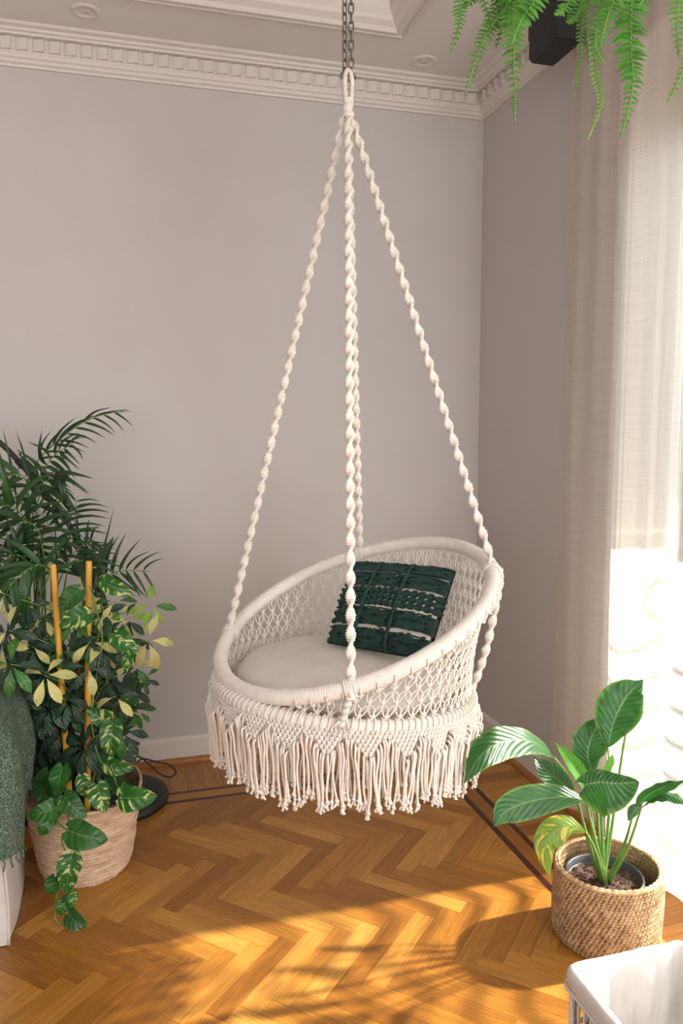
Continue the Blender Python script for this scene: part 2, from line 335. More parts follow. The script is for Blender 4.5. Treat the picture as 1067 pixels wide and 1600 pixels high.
# ---- floor: herringbone oak, every block its own piece
PW,PL=.059,.33; R2=math.sqrt(.5)
IX,IY=-.36,-.388          # field ends at the inlay stripes
fl=MB().box((XL-.2,YF-.2,-.06),(.4,.2,-.009)).build('floor',M['under'],None,False,'structure')
def clip(poly,a,b,c):      # keep a*x+b*y<=c
    out=[]
    for i in range(len(poly)):
        p,q=poly[i],poly[(i+1)%len(poly)]; dp=a*p[0]+b*p[1]-c; dq=a*q[0]+b*q[1]-c
        if dp<=0: out.append(p)
        if dp*dq<0:
            t=dp/(dp-dq); out.append((p[0]+(q[0]-p[0])*t,p[1]+(q[1]-p[1])*t))
    return out
def parea(p): return abs(sum(p[i][0]*p[(i+1)%len(p)][1]-p[(i+1)%len(p)][0]*p[i][1] for i in range(len(p))))/2
def plank_mb(poly,th=.010,bev=.0006):
    n=len(poly); cx=sum(p[0] for p in poly)/n; cy=sum(p[1] for p in poly)/n; mb=MB()
    def ins(d):
        o=[]
        for p in poly:
            v=Vector((p[0]-cx,p[1]-cy)); l=v.length or 1; sx=1 if v.x>0 else -1; sy=1 if v.y>0 else -1
            o.append((p[0]-sx*min(d,abs(v.x)),p[1]-sy*min(d,abs(v.y))))
        return o
    a,b=ins(.0003),ins(bev)
    V=[(x,y,-th) for x,y in a]+[(x,y,-.0007) for x,y in a]+[(x,y,0) for x,y in b]
    F=[tuple(range(2*n,3*n))]
    for k in range(2):
        for i in range(n): F.append((k*n+i,k*n+(i+1)%n,(k+1)*n+(i+1)%n,(k+1)*n+i))
    return mb.add(V,F)
full_mesh=None; rest=MB(); nplank=0
ANCH=(-1.573-.0835*.0,-1.084+.0)   # measured corner of one block
u=Vector((R2,-R2)); v=Vector((R2,R2)); o0=Vector(ANCH)
for row in range(-3,9):
    for k in range(-60,60):
        base=o0+u*(k*PW)+v*(k*PW)+(u*PL-v*PL)*row
        for typ in (0,1):
            if typ==0: org=base; ang=-PI/4
            else: org=base+u*PL+v*(PW-PL); ang=PI/4
            # local rect: length along x, width along y
            cs,sn=math.cos(ang),math.sin(ang)
            if typ==0: c0=org
            else: c0=org+u*PW   # start corner so that +y local = -u
            W=[]
            for (a,b) in ((0,0),(PL,0),(PL,PW),(0,PW)):
                W.append((c0.x+a*cs-b*sn,c0.y+a*sn+b*cs))
            mx=sum(p[0] for p in W)/4; my=sum(p[1] for p in W)/4
            if mx<XL-.1 or my<YF-.1 or mx>IX+.25 or my>IY+.25: continue
            P=clip(W,1,0,IX); P=clip(P,0,1,IY) if len(P)>2 else P
            P=clip(P,-1,0,-XL) if len(P)>2 else P; P=clip(P,0,-1,-YF) if len(P)>2 else P
            if len(P)<3 or parea(P)<2e-5: continue
            inview=(-2.2<mx and -1.82<my and my>-1.82) and not (mx<-1.75 and my<-1.62) and not(my<-1.75 and mx<-1.3)
            if inview and nplank<236:
                loc=[((x-mx)*cs+(y-my)*sn, -(x-mx)*sn+(y-my)*cs) for x,y in P]
                if len(P)==4 and abs(parea(P)-PL*PW)<1e-6:
                    if full_mesh is None: full_mesh=plank_mb(loc).mesh('plank',M['wood'],False)
                    me=full_mesh
                else: me=plank_mb(loc).mesh('plank',M['wood'],False)
                pl=bpy.data.objects.new('plank',me); COL.objects.link(pl); pl.parent=fl
                pl.location=(mx,my,random.uniform(-.0004,.0002)); pl.rotation_euler=(random.uniform(-.0012,.0012),random.uniform(-.0006,.0006),ang); nplank+=1
            else:
                q=plank_mb(P); rest.add(q.v,q.f)
ro=rest.build('far_planks',M['wood'],fl,False); ro['kind']='stuff'
# border boards, stripes
def board(x0,x1,y0,y1,m,name='plank',z=0):
    cx,cy=(x0+x1)/2,(y0+y1)/2; lx,ly=x1-x0,y1-y0
    ang=0 if lx>=ly else PI/2
    hl,hw=(lx/2,ly/2) if lx>=ly else (ly/2,lx/2)
    o=bpy.data.objects.new(name,plank_mb([(-hl,-hw),(hl,-hw),(hl,hw),(-hl,hw)]).mesh(name,m,False)); COL.objects.link(o); o.parent=fl
    o.location=(cx,cy,z); o.rotation_euler=(0,0,ang); return o
board(IX,IX+.022,YF,IY+.022,M['walnut'],'inlay_stripe'); board(XL,IX,IY,IY+.022,M['walnut'],'inlay_stripe')
board(-.285,-.265,YF,-.293,M['walnut'],'inlay_stripe'); board(XL,-.285,-.313,-.293,M['walnut'],'inlay_stripe')
y=IY+.022; n=0
ys=[YF,-3.4,-2.3,-1.45,-.72,-.366]
for i in range(5): board(IX+.022,-.285,ys[i],ys[i+1],M['wood'])
xs=[XL,-2.9,-2.2,-1.5,-.85,IX+.022]
for i in range(5): board(xs[i],xs[i+1],-.366,-.313,M['wood'])
y=0
while y>-2.3: board(-.265,-.0,y-.07,y,M['wood']); y-=.07
board(-.265,0,YF,y,M['wood'])
x=-.265
while x>-2.35: board(x-.07,x,-.293,0,M['wood']); x-=.07
board(XL,x,-.293,0,M['wood'])
# ---- walls
struct('wall_back',MB().box((XL-.15,0,-.05),(.30,.15,3.3)),M['wall'])
OY0,OY1,OZ=-1.078,-2.75,2.66
wr=MB(); wr.box((0,OY0,-.05),(.25,0,3.3)); wr.box((0,YF-.1,-.05),(.25,OY1,3.3)); wr.box((0,OY1,OZ),(.25,OY0,3.3)); struct('wall_right',wr,M['wall'])
struct('wall_left',MB().box((XL-.15,YF-.1,-.05),(XL,0,3.3)),M['wall'])
struct('wall_front',MB().box((XL-.15,YF-.15,-.05),(.25,YF,3.3)),M['wall'])
# ---- ceiling with moulded tray
TX,TY=-.55,-.40; TX0,TY0=-3.6,-4.7
ce=MB()
ce.box((TX,YF,ZC),(.0,0,ZC+.05)); ce.box((XL,YF,ZC),(TX0,0,ZC+.05)); ce.box((TX0,TY,ZC),(TX,0,ZC+.05)); ce.box((TX0,YF,ZC),(TX,TY0,ZC+.05))
ce.box((TX0-.1,TY0-.1,ZC+.15),(TX+.1,TY+.1,ZC+.2))
ceil=struct('ceiling',ce,M['ceil'])
def sweep_rect(mb,prof,x0,x1,y0,y1):
    """profile (inset d, z) carried round a rectangle with mitred corners"""
    V=[];F=[]
    for d,z in prof: V+=[(x0+d,y0+d,z),(x1-d,y0+d,z),(x1-d,y1-d,z),(x0+d,y1-d,z)]
    for i in range(len(prof)-1):
        for k in range(4): F.append((i*4+k,i*4+(k+1)%4,(i+1)*4+(k+1)%4,(i+1)*4+k))
    return mb.add(V,F)
tr=MB(); sweep_rect(tr,[(-.035,ZC+.002),(-.035,ZC-.010),(-.022,ZC-.012),(-.018,ZC-.004),(-.006,ZC-.004),(-.004,ZC-.013),(.008,ZC-.013),(.010,ZC+.004),(.030,ZC+.018),(.034,ZC+.030),(.05,ZC+.05),(.055,ZC+.075),(.085,ZC+.10),(.09,ZC+.12),(.11,ZC+.13),(.11,ZC+.16)],TX0,TX,TY0,TY)
tr.build('tray_moulding',M['trim'],ceil,False)
# crown on back and right wall
def crown(name,axis,a0,a1,dent_to):
    prof=[(0,2.795),(.012,2.795),(.014,2.803),(.024,2.808),(.026,2.818),(.034,2.823),(.036,2.832),(.040,2.838),(.040,2.888),(.062,2.890),(.064,2.897),(.074,2.900),(.078,2.908),(.095,2.912),(.102,ZC+.002)]
    mb=MB(); n=len(prof); V=[]
    for s in (a0,a1):
        for d,z in prof:
            q=s
            if s==0: q=-d           # mitre in the corner
            V.append((q,-d,z) if axis=='x' else (-d,q,z))
    F=[(i,i+1,n+i+1,n+i) for i in range(n-1)]
    o=mb.add(V,F).build(name,M['trim'],None,False,'structure')
    # dentils: curved little blocks in the flat
    dm=MB(); W_=.040
    for j in range(7):
        t=j/6; xx=-W_/2+W_*t; dep=.004+.013*t**.6
        for z in (2.842,2.884): dm.v.append((xx,dep,z))
    for j in range(6): dm.f.append((2*j,2*j+1,2*j+3,2*j+2))
    dm.v+= [(W_/2,-.001,2.842),(W_/2,-.001,2.884),(-W_/2,-.001,2.842),(-W_/2,-.001,2.884)]
    dm.f+=[(12,13,15,14),tuple(list(range(0,13,2))+[14,16]),tuple([17,15]+list(range(13,-1,-2))),(0,1,17,16)]
    me=dm.mesh('dentil',M['trim'],False); s=-.085
    while s>dent_to:
        d=bpy.data.objects.new('dentil',me); COL.objects.link(d); d.parent=o
        if axis=='x': d.matrix_basis=Matrix(((1,0,0,s),(0,-1,0,-.040),(0,0,1,0),(0,0,0,1)))
        else: d.matrix_basis=Matrix(((0,-1,0,-.040),(-1,0,0,s),(0,0,1,0),(0,0,0,1)))
        s-=.057
    return o
crown('trim_1','x',XL,0,-2.5); crown('trim_2','y',0,YF,-1.6)
def skirting(name,axis,a0,a1,name2):
    prof=[(0,.112),(.006,.112),(.010,.106),(.015,.098),(.016,.090),(.016,.0)]
    sh=[(.016,.022),(.024,.021),(.032,.015),(.034,.006),(.034,0)]
    for nm,pf,m in ((name,prof,M['trim']),(name2,sh,M['shoe'])):
        n=len(pf); V=[]
        for s in (a0,a1):
            for d,z in pf:
                q=-d if s==0 else s
                V.append((q,-d,z) if axis=='x' else (-d,q,z))
        MB().add(V,[(i,i+1,n+i+1,n+i) for i in range(n-1)]).build(nm,m,None,False,'structure')
skirting('baseboard_back','x',XL,0,'trim_3'); skirting('baseboard_right','y',0,OY0,'trim_4')
# downlights
for k,(x,y) in enumerate(((-1.672,-.235),(-.365,-.20))):
    r=empty('ceiling_light',(x,y,ZC))
    tag(r,['round recessed ceiling spotlight left of the hanging chain, unlit','round recessed ceiling spotlight near the room corner by the fern, unlit'][k],'ceiling light','recessed ceiling spotlights')
    MB().lathe([(.020,.0),(.030,-.002),(.034,-.006),(.047,-.006),(.052,-.003),(.053,0)],(x,y,ZC),40).build('trim_ring',M['trim'],r)
    MB().lathe([(.0005,-.004),(.016,-.004),(.021,-.001),(.022,.0)],(x,y,ZC),32).build('lens',M['light_lens'],r)
# ---- balcony door
win=empty('window_1',(.12,(OY0+OY1)/2,0)); win['kind']='structure'
f=MB(); f.box((.06,OY0-.075,0),(.18,OY0,OZ),.008); f.box((.06,OY1,0),(.18,OY1+.10,OZ),.008); f.box((.06,OY1,2.31),(.18,OY0-.075,OZ),.008); f.box((.02,OY1,0),(.25,OY0,.06),.004)
f.box((.0,OY0-.012,0),(.25,OY0,OZ),.002); f.box((.0,OY1,OZ-.012),(.25,OY0,OZ),.002); f.box((-.012,OY0-.006,0.113),(0,OY0+.06,OZ+.05),.003)
f.build('window_frame',M['glass_frame'],win,False)
for k,(a,b) in enumerate(((OY0-.075,-1.90),(-1.90,OY1+.10))):
    s=MB(); s.box((.08,a-.058,.06),(.14,a,2.31),.006); s.box((.08,b,.06),(.14,b+.07,2.31),.006); s.box((.084,b+.068,.062),(.136,a-.056,.18),.004); s.box((.084,b+.068,2.24),(.136,a-.056,2.308),.004)
    so_=s.build('sash',M['glass_frame'],win,False)
    MB().box((.108,b+.06,.17),(.113,a-.06,2.25)).build('pane',M['glass'],so_,False)
struct('exterior_ground',MB().box((.25,-9,-.12),(7,6,-.02)),M['sill'])
struct('exterior_sun_block',MB().box((.25,-9,3.19),(3.0,6,3.40)),M['ceil'])  # added overhang, placed to keep direct sun off the chair
# railing on the balcony: only its shadow on the sheer shows
rl=empty('balcony_railing',(.42,-1.9,-.02))
tag(rl,'wrought iron balcony railing outside, its bars showing as shadows on the sheer curtain','railing')
mr_=MB()
for y_ in (-3.3,-2.4,-.5): MB().box((.405,y_-.008,-.02),(.435,y_+.008,1.46)).build('post',M['blackmetal'],rl,False)
for z_ in (.62,.72,.82,.92,1.02,1.13): MB().tube([(.42,-3.4+2.9*i/150,z_+.030*math.cos((-3.4+2.9*i/150+1.43)*2*PI/.30)) for i in range(151)],.0115,6).build('rail',M['blackmetal'],rl)
MB().box((.405,-3.4,1.43),(.435,-.5,1.46),.004).build('handrail',M['blackmetal'],rl,False)
for k in range(6):
    yy=-1.12-.30*k
    MB().tube([(.42,yy+.065*math.cos(a),1.275+.060*math.sin(a)) for a in [2*PI*i/28 for i in range(28)]],.0115,6,True).build('ring',M['blackmetal'],rl)
# ================================================================ SHEER CURTAIN
CY0,CY1=-.878,-2.95
def cur(u_,v_):
    y_=CY0+(CY1-CY0)*u_; z_=.10+(2.80-.10)*v_
    a=-y_*1.0
    env=min(1,(CY0-y_)/.10)
    fold=.016*math.sin(a*21+.6*math.sin(a*5)+.25*math.sin(z_*1.3))*env+.010*math.sin(a*47+z_*.6)*env
    fold+=.012*math.exp(-((a-1.155)/.014)**2)+.010*math.exp(-((a-1.43)/.02)**2)+.012*math.exp(-((a-1.75)/.03)**2)
    sway=.006*math.sin(z_*3+a*9)*(1-v_)
    return (-.10-fold-sway, y_+.004*math.sin(z_*2.2+a*30)*env+.012*(1-v_)*(1 if a<.95 else .3), z_+ (.004*math.sin(a*30) if v_==0 else 0))
cu=empty('sheer_curtain',(-.10,-1.2,.10)); tag(cu,'floor length off white sheer linen curtain over the balcony door','curtain')
def rows(fn,us,vs):
    V=[fn(a,b) for b in vs for a in us]; n=len(us); return V,[(j*n+i,j*n+i+1,(j+1)*n+i+1,(j+1)*n+i) for j in range(len(vs)-1) for i in range(n-1)]
us=[i/340 for i in range(341)]; vs=[j/26 for j in range(27)]
MB().add(*rows(cur,us,vs)).build('panel',M['sheer'],cu)
def hem(u_,v_):
    p=cur(.0+.007*u_,v_); return (p[0]-.0025,p[1]-.001,p[2])
MB().add(*rows(hem,[0,.5,1],vs)).build('side_hem',M['sheer'],cu)
def hem2(u_,v_):
    p=cur(u_,v_*.028); return (p[0]-.003,p[1],p[2])
MB().add(*rows(hem2,us,[0,1])).build('bottom_hem',M['sheer'],cu)
MB().box((-.125,CY1,2.80),(-.085,CY0+.02,2.822)).build('curtain_track',M['trim'],None,False); ct=bpy.data.objects['curtain_track']; tag(ct,'white curtain track under the ceiling moulding above the sheer curtain','curtain track')
# ================================================================ SPEAKER
sp=empty('wall_speaker',(-.2,-.85,2.64)); tag(sp,'small black box speaker mounted high on the wall behind the hanging fern','speaker')
V=MB().box((-.262,-1.02,2.640),(-.160,-.86,2.90),.012); V.build('shell',M['speaker'],sp,False)
MB().box((-.252,-1.026,2.653),(-.170,-1.018,2.888),.003).build('grille',M['grille'],sp,False)
MB().box((-.24,-.862,2.73),(-.19,-.82,2.79),.004).box((-.225,-.85,2.745),(.0,-.83,2.775)).build('bracket',M['blackmetal'],sp,False)
# ================================================================ HANGING CHAIR
HC=Vector((-1.012,-1.345,.952)); HR=.381; HN=Vector((-.36407,-.118796,.923764)); HA=Vector((-.310204,.95067,0)); HB=Vector((-.878195,-.286555,-.382961))
BC=Vector((-1.043,-1.358,.754)); BR=.336; BN=Vector((.089,.020,1)).normalized()
BA=(Vector((1,0,0))-BN*BN.x).normalized(); BB=BN.cross(BA)
def hoop(az):   # point of the hoop above azimuth az (world)
    d=Vector((math.cos(az),math.sin(az),0)); z=-(HN.x*d.x+HN.y*d.y)/HN.z; e=Vector((d.x,d.y,z)).normalized(); return HC+e*HR,e
def basep(az,r=BR):
    d=Vector((math.cos(az),math.sin(az),0)); z=-(BN.x*d.x+BN.y*d.y)/BN.z; e=Vector((d.x,d.y,z)).normalized(); return BC+e*r,e
chair=empty('hanging_chair',(-1.02,-1.35,.55)); tag(chair,'cream macrame hanging chair with round wrapped rim, netted back and knotted fringe','hanging chair')
def wrapped(pts,r,n,pitch,name,closed=True):
    return MB().tube(pts,lambda i,ph:r+(.0007 if i%3==1 else (-.0008 if i%3==0 else .0004)),n,closed).build(name,M['wrap'],chair)
NH=1200
wrapped([HC+(HA*math.cos(2*PI*i/NH)+HB*math.sin(2*PI*i/NH))*HR for i in range(NH)],.0190,12,0,'rim_hoop')
NB=1020
wrapped([BC+(BA*math.cos(2*PI*i/NB)+BB*math.sin(2*PI*i/NB))*BR for i in range(NB)],.0165,10,0,'base_ring')
# --- netting between the two rings
NC=64; PITCH=.036; net=MB(); kn=MB()
def side(az,t):
    h,_=hoop(az); b,e=basep(az); p=b.lerp(h,t)
    bul=-.012*math.sin(PI*t); return p+Vector((math.cos(az),math.sin(az),0))*bul
LT=math.degrees
def seg(a,b,r=.0021,bow=0,out=None):
    a=Vector(a);b=Vector(b); m=(a+b)/2
    if out is not None: m=m+out*bow
    net.tube([a,m,b],r,5,False,False)
def noden(k,j):
    az=2*PI*(k+.5*(j%2))/NC
    h,_=hoop(az); b,_=basep(az); Ln=(h-b).length
    t=(j*PITCH*1.0+.020)/Ln
    return az,t,Ln
for k in range(NC):
    j=0
    while True:
        az,t,Ln=noden(k,j)
        if t*Ln>Ln-.030: break
        p=side(az,t); rad=Vector((math.cos(az),math.sin(az),0)); tg=Vector((-rad.y,rad.x,0)); upv=(side(az,min(1,t+.02))-side(az,t)).normalized()
        kn.blob(p,.0062,.0042,.0058,(tg,rad,upv),6,4)
        kn.blob(p+upv*.004,.0075,.0034,.0024,(tg,rad,upv),6,3)
        for sgn in (-1,1):
            kk=k+(j%2 if sgn>0 else (j%2)-1)
            az2,t2,L2=noden(kk,j+1)
            azr=2*PI*(kk+.5*((j+1)%2))/NC
            if t2*L2>L2-.030: q,_=hoop(azr); q=q-(q-p).normalized()*.012
            else: q=side(azr,t2)
            tg2=tg
            seg(p+tg*sgn*.0035+upv*.004,q-tg*sgn*.0045-upv*.004,.0019,.010*sgn*-1,tg)
            seg(p+tg*sgn*.0060+upv*.003,q-tg*sgn*.0015-upv*.004,.0019,.004*sgn,tg)
        j+=1
    # cords from the base ring up to first nodes
    az,t,Ln=noden(k,0); p=side(az,t); b,e=basep(az)
    rad=Vector((math.cos(az),math.sin(az),0)); tg=Vector((-rad.y,rad.x,0))
    h,_=hoop(az)
    if noden(k,0)[1]*Ln>Ln-.03: seg(b+tg*.004,h+tg*.004); seg(b-tg*.006,h-tg*.006)
    else:
        for s in (-.008,-.003,.003,.008): seg(b+tg*s+Vector((0,0,.012)),p+tg*s*.4)
net.build('netting',M['cord'],chair,kind='stuff'); kn.build('netting_knots',M['cord'],chair,kind='stuff')
# lashing loops over base ring and rim
ls=MB()
for k in range(NC*2):
    az=2*PI*k/(NC*2)+.01; b,e=basep(az); rad=e; tg=BN.cross(e)
    pts=[b+(rad*math.cos(a)+BN*math.sin(a))*.0195+tg*(.006*math.sin(a*.5)) for a in [-1.9+i*.42 for i in range(12)]]
    ls.tube(pts,.0022,5,False,False)
for k in range(NC):
    az=2*PI*(k+.25)/NC; h,e=hoop(az); b,_=basep(az)
    if (h-b).length<.05: continue
    rad=e; tg=HN.cross(e); dn=-HN
    ls.blob(h+dn*.021+rad*.008,.0075,.006,.006,(tg,rad,dn),6,4)
    ls.tube([h+(rad*math.cos(a)-dn*math.sin(a))*.0215+tg*.002*i for i,a in enumerate([-1.3,-.8,-.3,.2])],.0022,5,False,False)
ls.build('lashing',M['cord'],chair,kind='stuff')
# woven bottom inside base ring
bt=MB()
for i in range(-10,11):
    s=i*.031; c=math.sqrt(max(0,BR*BR-s*s))
    for A_,B_,dz in ((BA,BB,0),(BB,BA,.003)):
        pts=[BC+A_*(s)+B_*(c*q)+Vector((0,0,-.018*(1-q*q)*(1-(s/BR)**2)-.002+dz)) for q in (-1,-.5,0,.5,1)]; bt.tube(pts,.0028,5,False,False)
bt.build('seat_net',M['cord'],chair,kind='stuff')
# --- knotted scalloped band
NS=24; CPS=8; band=MB(); NK=NS*CPS
def skirtpt(az,dz):   # surface of the skirt below the ring
    b,e=basep(az,BR+.014+.010*min(1,dz/.05)); return b+Vector((0,0,-.010-dz))
def depth_rows(fr): return 1+int(round(6*(1-abs(fr-.5)*2)))
for s in range(NS):
    for c in range(CPS):
        fr=(c+.5)/CPS; R_=depth_rows(fr)
        for j in range(R_+0):
            az=2*PI*(s*CPS+c+.5*(j%2))/NK
            p=skirtpt(az,j*.0092); rad=Vector((math.cos(az),math.sin(az),0)); tg=Vector((-rad.y,rad.x,0))
            band.blob(p,.0068,.0058,.0062,(tg,rad,Vector((0,0,1))),6,4)
            band.blob(p+Vector((0,0,.0046))+rad*.003,.0078,.0042,.0026,(tg,rad,Vector((0,0,1))),6,3)
band.build('knotted_band',M['cord'],chair,kind='stuff')
bk=MB(); NA=192; V=[];F=[]
for i in range(NA):
    az=2*PI*i/NA; fr=(az/(2*PI)*NS)%1; dd=.006+.0092*(6*(1-abs(fr-.5)*2))
    for q in (0,1):
        p=skirtpt(az,dd*q*.9); rad=Vector((math.cos(az),math.sin(az),0)); V.append(p-rad*.002+Vector((0,0,.008*(1-q))))
for i in range(NA): F.append((2*i,2*((i+1)%NA),2*((i+1)%NA)+1,2*i+1))
bk.add(V,F).build('band_backing',M['cord'],chair,kind='stuff')
# --- fringe cords
NF=288
for i in range(NF):
    az=2*PI*(i+.5)/NF+random.uniform(-.004,.004); fr=(az/(2*PI)*NS)%1
    tipness=1-abs(fr-.5)*2
    R_=depth_rows(fr); p0=skirtpt(az,R_*.0092-.004)
    rad=Vector((math.cos(az),math.sin(az),0)); tg=Vector((-rad.y,rad.x,0))
    # cords spring from the scallop edge, fold outwards and hang
    out=random.uniform(.002,.012); ln=.125+.030*tipness+random.uniform(-.012,.018)
    zend=BC.z-.010-.022-ln
    zend+=basep(az)[0].z-BC.z
    lean=random.uniform(-.009,.009); wob=random.uniform(0,6)
    p1=p0+rad*out+Vector((0,0,.002))
    end=Vector((p0.x,p0.y,zend))+rad*(out*.6-.006)+tg*lean
    side_=(.5-fr)*2   # lean towards neighbours valley
    pts=[]
    for t in [0,.06,.14,.28,.45,.62,.8,.92,1]:
        q=p1.lerp(end,t) if t>0 else p0
        q=q+tg*(.0035*math.sin(wob+t*5.5)*t-.006*side_*math.sin(PI*min(1,t*2.2))*.6)+rad*(.006*math.sin(PI*min(1,t*4))*.5)
        pts.append(q)
    pts=spline(pts,14)
    mb=MB().tube(pts,.0029,6)
    e_=pts[-1]; ax=(Vector((1,0,0)),Vector((0,1,0)),Vector((0,0,1)))
    mb.blob(e_,.0057,.0057,.0052,ax,6,4); mb.blob(e_+Vector((.003,.001,-.004)),.0044,.0048,.004,ax,6,4)
    for q in range(3):
        a=random.uniform(0,6.28); d=Vector((math.cos(a)*.006,math.sin(a)*.006,-.014+random.uniform(-.004,.004)))
        mb.tube([e_-Vector((0,0,.004)),e_+d*.6-Vector((0,0,.003)),e_+d-Vector((0,0,.001))],lambda i_,p_:.0016+.0011*i_,5)
    mb.build('fringe_cord',M['cord'],chair)
ic=MB(); ri=random.Random(77)
for i in range(230):      # second, inner layer of cords behind the first
    az=2*PI*i/230+ri.uniform(-.006,.006); p0=skirtpt(az,.012); rad=Vector((math.cos(az),math.sin(az),0)); tg=Vector((-rad.y,rad.x,0)); p0=p0-rad*.012
    zl=.135+ri.uniform(-.02,.025); w_=ri.uniform(-.010,.010); ph=ri.uniform(0,6)
    P=[p0+Vector((0,0,-zl*t))-rad*.006*t+tg*(w_*t+.004*math.sin(ph+5*t)) for t in (0,.2,.4,.6,.8,1)]
    ic.tube(P,.0028,5,False,False); ic.blob(P[-1],.0055,.0055,.0052,None,6,4)
ic.build('inner_fringe',M['cord'],chair,kind='stuff')
# --- spiral sinnet ropes
def spiral(path,name,r0=.0098,p=.0425,ph0=0,rd=None,parent=None):
    # resample finely
    pts=[Vector(q) for q in path]; L_=[0]
    for a,b in zip(pts,pts[1:]): L_.append(L_[-1]+(b-a).length)
    tot=L_[-1]; step=.00155; n=int(tot/step); out=[]; k=0
    for i in range(n+1):
        s=tot*i/n
        while k<len(L_)-2 and L_[k+1]<s: k+=1
        t=(s-L_[k])/max(1e-9,L_[k+1]-L_[k]); out.append(pts[k].lerp(pts[k+1],t))
    def rad(i,ph):
        s=tot*i/n; w_=math.cos(2*(ph-ph0)-2*PI*s/p)
        lob=r0*(.74+.42*w_+.10*w_*w_)
        taper=min(1,.55+s/.02,.55+(tot-s)/.02)
        return (lob+.0015*math.sin(2*PI*s/.0056+ (1.2*w_)))*taper
    return MB().tube(out,rad,12).build(name,M['cord'],parent or chair)
TOP=at(543.5,184,2.005); TOPZ=TOP
att=[(40,0),(142,1),(231,2),(320,3)]
AT=[]
for d,_ in att:
    t=math.radians(d); AT.append(HC+(HA*math.cos(t)+HB*math.sin(t))*HR)
offs=[Vector((-.010,.002,0)),Vector((-.002,-.011,0)),Vector((.010,-.001,0)),Vector((.003,.010,0))]
for i,a in enumerate(AT):
    outw=(a-HC).normalized()
    end=a+outw*.004+Vector((0,0,.014))
    st=TOP+offs[i]
    pts=[st.lerp(end,q/10) for q in range(11)]
    spiral(pts,'spiral_rope',ph0=i*1.3)
    # clasp wrap over the hoop
    tgh=HN.cross(outw); c=MB()
    for q in range(-2,3):
        c.tube([a+tgh*(q*.0052)+(outw*math.cos(b)+HN*math.sin(b))*.0225 for b in [2*PI*j/12 for j in range(12)]],.0030,6,True)
    c.tube([end+Vector((0,0,.012)),a+outw*.014+HN*.010,a+outw*.024-HN*.004,a+outw*.016-HN*.022],.0075,8)
    c.build('rim_lashing',M['cord'],chair)
    # lower continuation to the base ring
    az=math.atan2(outw.y,outw.x); b,e=basep(az)
    if i==2:
        q1=a+outw*.026+Vector((0,0,-.012)); low=at(727,1094,2.20)
        mid=at(772,955,2.12)
        spiral(spline([q1,mid,at(761,1008,2.14),at(743,1062,2.18),low],30),'spiral_rope',ph0=2)
    elif i==3:
        spiral(spline([a+outw*.024,a.lerp(b,.5)+outw*.05,b+outw*.02],20),'spiral_rope')
    else:
        d=(b-a).length; c=MB()
        dirv=(b-a).normalized()
        for q in range(5):
            c.blob(a+outw*.020+dirv*(.012+q*(d-.012)/5),.0115,.0100,.0078,(tgh,outw,Vector((0,0,1))),8,5)
        for q in (-2,-1,0,1,2): c.tube([a+outw*.022+dirv*(d*.7)+tgh*q*.004,b+e*.022+tgh*q*.009+Vector((0,0,.006)),b+e*.019+tgh*q*.012-Vector((0,0,.016))],.0026,5)
        c.build('lower_knot',M['cord'],chair)
# top loop + throat wrap
lp=MB(); L0=at(543.5,112,1.995); L1=at(543.5,162,2.0); axr=Vector((1,.15,0)).normalized()
hgt=(L0-L1).length
for dy in (-.0055,.0055):
    pts=[]
    for k in range(15):
        t=k/14; a=PI*t
        x_=.0125*math.cos(a)*(1.0 if 1 else 0); 
        pts.append(L1+axr*(.0135*math.cos(a))*(.55+.45*math.sin(a)**.5 if math.sin(a)>0 else .55)+Vector((0,dy,hgt*math.sin(a)**.55 if math.sin(a)>0 else 0)))
    lp.tube(spline(pts,120),lambda i,ph:.0054+.0008*math.sin(i*1.6),8)
lp.build('top_loop',M['cord'],chair)
th=MB().tube([L1.lerp(TOP,q/24)+Vector((0,0,.012*(1-q/24))) for q in range(25)],lambda i,ph:.0135+.0014*math.cos(ph*1-i*.55)+(.002 if i>18 else 0),12)
th.build('throat_wrap',M['cord'],chair)
# ---- chain
chn=empty('hanging_chain',(L0.x,L0.y,ZC+.15)); tag(chn,'double run of dull grey steel chain from the ceiling carrying the hanging chair','chain')
def link(axisrot):
    w_,h_=.0062,.0135; pts=[]
    for k in range(16):
        a=2*PI*k/16; pts.append(((w_)*math.cos(a), 0, (h_-w_)*(1 if math.sin(a)>0.01 else (-1 if math.sin(a)<-.01 else 0))+w_*math.sin(a)))
    return MB().tube(pts,.0021,6,True).mesh('link',M['steel'])
lm=link(0); pitch=.0222
zb=L0.z-.006; k=0
while zb+k*pitch<ZC+.13:
    for sx_,ph in ((-.0085,0),(.0085,1)):
        Mx=Matrix.Translation((L0.x+sx_,L0.y+.0,zb+k*pitch+ph*.004))@Matrix.Rotation((k%2)*PI/2+.5+ph*.6,4,'Z'); place('link',lm,chn,Mx)
    k+=1
MB().tube([(L0.x+.020*math.cos(a),L0.y,L0.z-.012+.010*math.sin(a)) for a in [PI+2*PI*i/16 for i in range(16)]],.0030,6,True).build('shackle',M['steel'],chn)
MB().lathe([(.0,-.012),(.030,-.012),(.034,-.006),(.034,.002)],(L0.x,L0.y,ZC+.148),24).build('ceiling_plate',M['steel'],chn)
